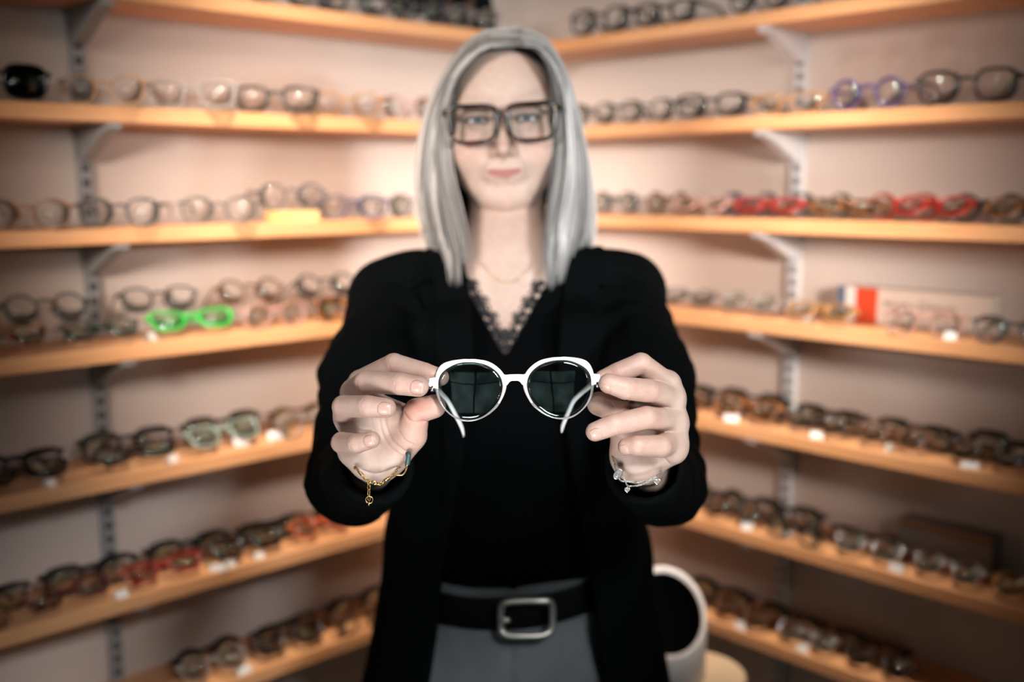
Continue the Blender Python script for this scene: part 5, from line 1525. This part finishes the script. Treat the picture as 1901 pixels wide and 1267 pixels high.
# ------------------------------------------------------------------ white cut vessel on the round table, behind her
TBL = PY(1262, 1290, 1.66)
tc_ = np.array((PY(1288, 1245, 1.66)[0], 1.66, 0)); top_z = float(PY(1330, 1248, 1.66)[2])
tb = empty('round_table', (tc_[0], tc_[1], 0)); tag(tb, 'small round pale wood table behind the woman, under the white vessel', 'table')
m = MB(); m.lathe([(0.001, top_z - .022), (.083, top_z - .022), (.088, top_z - .018), (.088, top_z - .003), (.085, top_z), (.001, top_z)], seg=64); m.build('table_top', wood('beech', (.86, .70, .50), (.80, .62, .42), (.5, .3, .15)), tb)
m = MB(); m.lathe([(.018, .02), (.018, top_z - .022)], seg=24); m.build('pedestal', M_METALW, tb, smooth=True)
m = MB(); m.lathe([(.001, .0), (.10, .0), (.10, .012), (.02, .022), (.001, .022)], seg=48); m.build('foot', M_METALW, tb, smooth=False)
vc = np.array((PY(1236, 1150, 1.655)[0], 1.655)); vr = .068
zlo = float(PY(1236, 1226, 1.59)[2]); zhi = float(PY(1236, 1052, 1.72)[2])
ves = empty('white_vessel', (vc[0], vc[1], top_z)); tag(ves, 'white cylindrical vessel with a slanted black opening, standing on the round table', 'vessel')
V = []; F = []; S_ = 64
zl0 = zlo - top_z; zh0 = zhi - top_z
for r_, mode in ((vr * .985, 'b0'), (vr, 'b1'), (vr, 't'), (vr - .003, 'r'), (vr - .008, 't'), (vr - .008, 'in')):
    for k in range(S_):
        a = 2 * math.pi * k / S_; x, y = r_ * math.cos(a), r_ * math.sin(a)
        zt = zl0 + (zh0 - zl0) * (y / vr + 1) / 2
        z = {'b0': 0.0005, 'b1': .003, 't': zt, 'r': zt + .0025, 'in': .012}[mode]; V.append((x, y, z))
for j in range(5):
    for k in range(S_):
        l = (k + 1) % S_; F.append((j * S_ + k, j * S_ + l, (j + 1) * S_ + l, (j + 1) * S_ + k))
F.append(tuple(range(S_))[::-1])
body_ = mesh_obj('shell', V, F, plain('white_glaze', (.88, .84, .84), .3), ves)
V = []; F = []
for r_, fn in ((vr - .0085, lambda y: zl0 + (zh0 - zl0) * (y / vr + 1) / 2 - .002), (vr - .0085, lambda y: .014), (.001, lambda y: .014)):
    for k in range(S_):
        a = 2 * math.pi * k / S_; V.append((r_ * math.cos(a), r_ * math.sin(a), fn(r_ * math.sin(a))))
for j in range(2):
    for k in range(S_):
        l = (k + 1) % S_; F.append((j * S_ + l, j * S_ + k, (j + 1) * S_ + k, (j + 1) * S_ + l))
tag(mesh_obj('lining', V, F, plain('black_lining', (.002, .002, .0025), .9, spec=.03), ves), 'black inside')

# ------------------------------------------------------------------ other things on the shelves
def on_shelf(side, k, px, off, yaw=0, dz=0.0):
    x = wall_x(side, px, off, k=k)
    return FR[side] @ Matrix.Translation((x * SG[side], off, SHELF_Z[k] + .0003 + dz)) @ Matrix.Rotation(math.pi + R(yaw), 4, 'Z')
# riser block with the raised round pair, third shelf, left wall
M0 = on_shelf('left', 2, 543, .125, -18)
m = MB(); m.box((-.048, -.010, 0), (.048, .012, .020)); o = m.build('wooden_riser', wood('light_pine', (.85, .58, .26), (.78, .48, .18), (.5, .25, .1))); o.matrix_world = M0
tag(o, 'small orange yellow wooden block on the third shelf under round glasses', 'block')
spectacles('round', 'grey', M0 @ Matrix.Translation((0, 0, .0204)), 'grey round glasses standing on the little wooden block, third shelf, left wall', 'glasses on the third shelf, left wall')
# blue white red sign, fourth shelf, right wall
xa, xb = wall_x('right', 1552, .050, k=3), wall_x('right', 1836, .050, k=3); wb = abs(xb - xa); hb2 = .066
sg = empty('box_sign'); sg.matrix_world = FR['right'] @ Matrix.Translation((-(xa + xb) / 2, .050, SHELF_Z[3] + .0003)) @ Matrix.Rotation(math.pi, 4, 'Z')
tag(sg, 'long cream box sign with blue and red stripes on the fourth shelf, right wall', 'sign')
m = MB(); m.box((-wb / 2, 0, 0), (wb / 2, .046, hb2)); m.build('box', plain('cream_board', (.74, .62, .54), .6), sg)
m = MB(); m.box((-wb / 2 - .0005, .0003, .0003), (-wb / 2, .0457, hb2 - .0003)); tag(m.build('side_panel', plain('kraft_board', (.52, .34, .2), .7), sg), 'tan side')
def stripe(a, b, mt, nm, z0=0.0005, z1=hb2 - .0005):
    m = MB(); m.box((-wb / 2 + wb * a, -.0006, z0), (-wb / 2 + wb * b, .0, z1)); return m.build(nm, mt, sg)
stripe(.005, .06, plain('print_blue', (.07, .13, .20), .6), 'blue_stripe'); stripe(.06, .135, plain('print_white', (.80, .76, .74), .6), 'white_stripe')
stripe(.135, .285, plain('print_red', (.70, .07, .02), .6), 'red_stripe')
# the print on it is too blurred to read: grey letter-sized marks either side of a ringed emblem
m = MB(); rl = random.Random(3)
for a, b, n_ in ((.33, .545, 8), (.625, .80, 7)):
    for i in range(n_):
        xl = -wb / 2 + wb * (a + (b - a) * (i + .12) / n_); xr = -wb / 2 + wb * (a + (b - a) * (i + .80) / n_)
        q = .0012
        m.box((xl, -.0004, .034), (xl + q, .0, .044))
        if rl.random() < .7: m.box((xl, -.0004, .034 + rl.choice((0, .0044, .0088))), (xr, .0, .0352 + rl.choice((0, .001))))
        if rl.random() < .6: m.box((xr - q, -.0004, .034), (xr, .0, .044))
cx_ = -wb / 2 + wb * .585
m.sweep([(cx_ + .0065 * math.cos(t), -.0003, .039 + .0090 * math.sin(t)) for t in np.linspace(0, 2 * math.pi, 21)[:-1]], .0009, closed=True, seg=5, up=(0, 1, 0))
m.box((cx_ - .0006, -.0004, .033), (cx_ + .0006, 0, .045))
m.build('lettering', plain('print_grey', (.22, .17, .15), .6), sg)

# carton in the dark, sixth shelf, right wall
xa, xb = wall_x('right', 1668, .045, k=5), wall_x('right', 1838, .045, k=5); wb = abs(xb - xa)
cb = empty('card_box'); cb.matrix_world = FR['right'] @ Matrix.Translation((-(xa + xb) / 2, .045, SHELF_Z[5] + .0003)) @ Matrix.Rotation(math.pi, 4, 'Z')
tag(cb, 'dim greyish card box at the back of the sixth shelf, right wall', 'box')
m = MB(); m.box((-wb / 2, 0, 0), (wb / 2, .042, .070)); m.build('carton', plain('grey_card', (.28, .26, .26), .8), cb)
m = MB(); m.box((-wb / 2 + .001, -.0012, .052), (wb / 2 - .001, .0, .0695)); m.build('lid_flap', plain('brown_card', (.25, .15, .10), .8), cb)
# black cut-out board on the top shelf
bd = PY(815, 30, 2.15); x = wall_x('left', 840, .055, k=0)
M1 = FR['left'] @ Matrix.Translation((x, .052, SHELF_Z[0] + .0003)) @ Matrix.Rotation(math.pi - R(6), 4, 'Z')
bdo = empty('cut_out_board'); bdo.matrix_world = M1
tag(bdo, 'black board with oval cut-outs standing on feet above the shelf at the very top', 'board')
out = [(-.145, .26), (-.145, .050), (-.135, .042), (-.05, .042), (-.012, .024), (.01, .020), (.055, .020), (.085, .017), (.108, .008), (.118, .010), (.114, .05), (.10, .10), (.08, .26)]
bm = bmesh.new()
def loop_verts(pts): 
    vs = [bm.verts.new((x_, 0, z_)) for x_, z_ in pts]; return [bm.edges.new((vs[i], vs[(i + 1) % len(vs)])) for i in range(len(vs))]
es = loop_verts(out)
for cx_, cz_ in ((-.001, .062), (.052, .060)):
    es += loop_verts([(cx_ + .0125 * math.cos(a), cz_ + .030 * math.sin(a)) for a in np.linspace(0, 2 * math.pi, 25)[:-1]])
bmesh.ops.triangle_fill(bm, use_beauty=True, use_dissolve=False, edges=es)
ext = bmesh.ops.extrude_face_region(bm, geom=list(bm.faces)); bmesh.ops.translate(bm, vec=(0, .006, 0), verts=[v for v in ext['geom'] if isinstance(v, bmesh.types.BMVert)])
bmesh.ops.recalc_face_normals(bm, faces=bm.faces)
me = bpy.data.meshes.new('panel'); bm.to_mesh(me); bm.free(); me.materials.append(plain('matt_black_board', (.004, .005, .006), .8, spec=.08)); o = bpy.data.objects.new('panel', me); COL.objects.link(o); o.parent = bdo
for xx in (-.10, .070):
    m = MB(); m.box((xx - .004, .006, 0), (xx + .004, .010, .12)); m.box((xx - .010, -.012, 0), (xx + .010, .022, .003)); m.build('foot', plain('acrylic_foot', (.6, .6, .6), .2, trans=.7), bdo)
# white price tags and metal trinkets that catch the light
M_TAG = plain('white_tag', (.86, .86, .86), .35, coat=.4)
TAGS = [('left', 3, 287, .128, 'beside the dark green glasses'), ('left', 4, 98, .145, 'in front of the black glasses at the far left'), ('left', 4, 325, .144, 'in front of the oversized black glasses'), ('left', 4, 448, .125, 'on the pale green glasses'), ('left', 4, 512, .125, 'beside the pale green glasses'),
        ('left', 5, 228, .146, 'below the red glasses'), ('left', 5, 404, .146, 'near the middle of the shelf'), ('left', 5, 432, .146, 'just right of the middle'), ('left', 5, 484, .142, 'before the clear glasses'), ('left', 6, 640, .135, 'close to the jacket'), ('left', 6, 456, .146, 'at its left end'),
        ('right', 1, 1416, .12, 'between the black and the honey glasses'), ('right', 2, 1310, .12, 'left of the blue round glasses'), ('right', 3, 1496, .125, 'left of the box sign'), ('right', 3, 1762, .143, 'below the pale pink glasses'), ('right', 4, 1358, .140, 'near the sleeve'), ('right', 4, 1515, .140, 'in front of the dark row'),
        ('right', 4, 1645, .140, 'beside the brown glasses'), ('right', 4, 1800, .143, 'towards the right end'), ('right', 5, 1385, .143, 'in front of the brown glasses'), ('right', 5, 1458, .120, 'on the black glasses'), ('right', 5, 1662, .143, 'among the thin silver glasses'), ('right', 6, 1375, .143, 'right of the white vessel'), ('right', 6, 1490, .143, 'towards the right')]
for i, (side, k, px, off, where) in enumerate(TAGS):
    M2 = on_shelf(side, k, px, off, rg.uniform(-40, 40))
    m = MB(); w_ = rg.uniform(.009, .014); t_ = rg.uniform(.010, .016)
    m.add([(-w_, 0, 0), (w_, 0, 0), (w_, .0008, 0), (-w_, .0008, 0), (-w_, .006, t_), (w_, .006, t_), (w_, .0068, t_), (-w_, .0068, t_), (-w_, .013, 0), (w_, .013, 0), (w_, .0138, 0), (-w_, .0138, 0)],
          [(0, 1, 5, 4), (3, 7, 6, 2), (4, 5, 9, 8), (7, 11, 10, 6), (0, 4, 7, 3), (1, 2, 6, 5), (4, 8, 11, 7), (5, 6, 10, 9), (0, 3, 2, 1), (8, 9, 10, 11)])
    o = m.build('price_tag', M_TAG); o.matrix_world = M2
    tag(o, 'white tag %s, %s, %s wall' % (where, SHN[k].replace(' down', ''), side), 'price tag', 'white price tags on the shelves')
# every plain part without its own category stays a child; nothing else is loose
print('OBJECTS', len(bpy.data.objects))
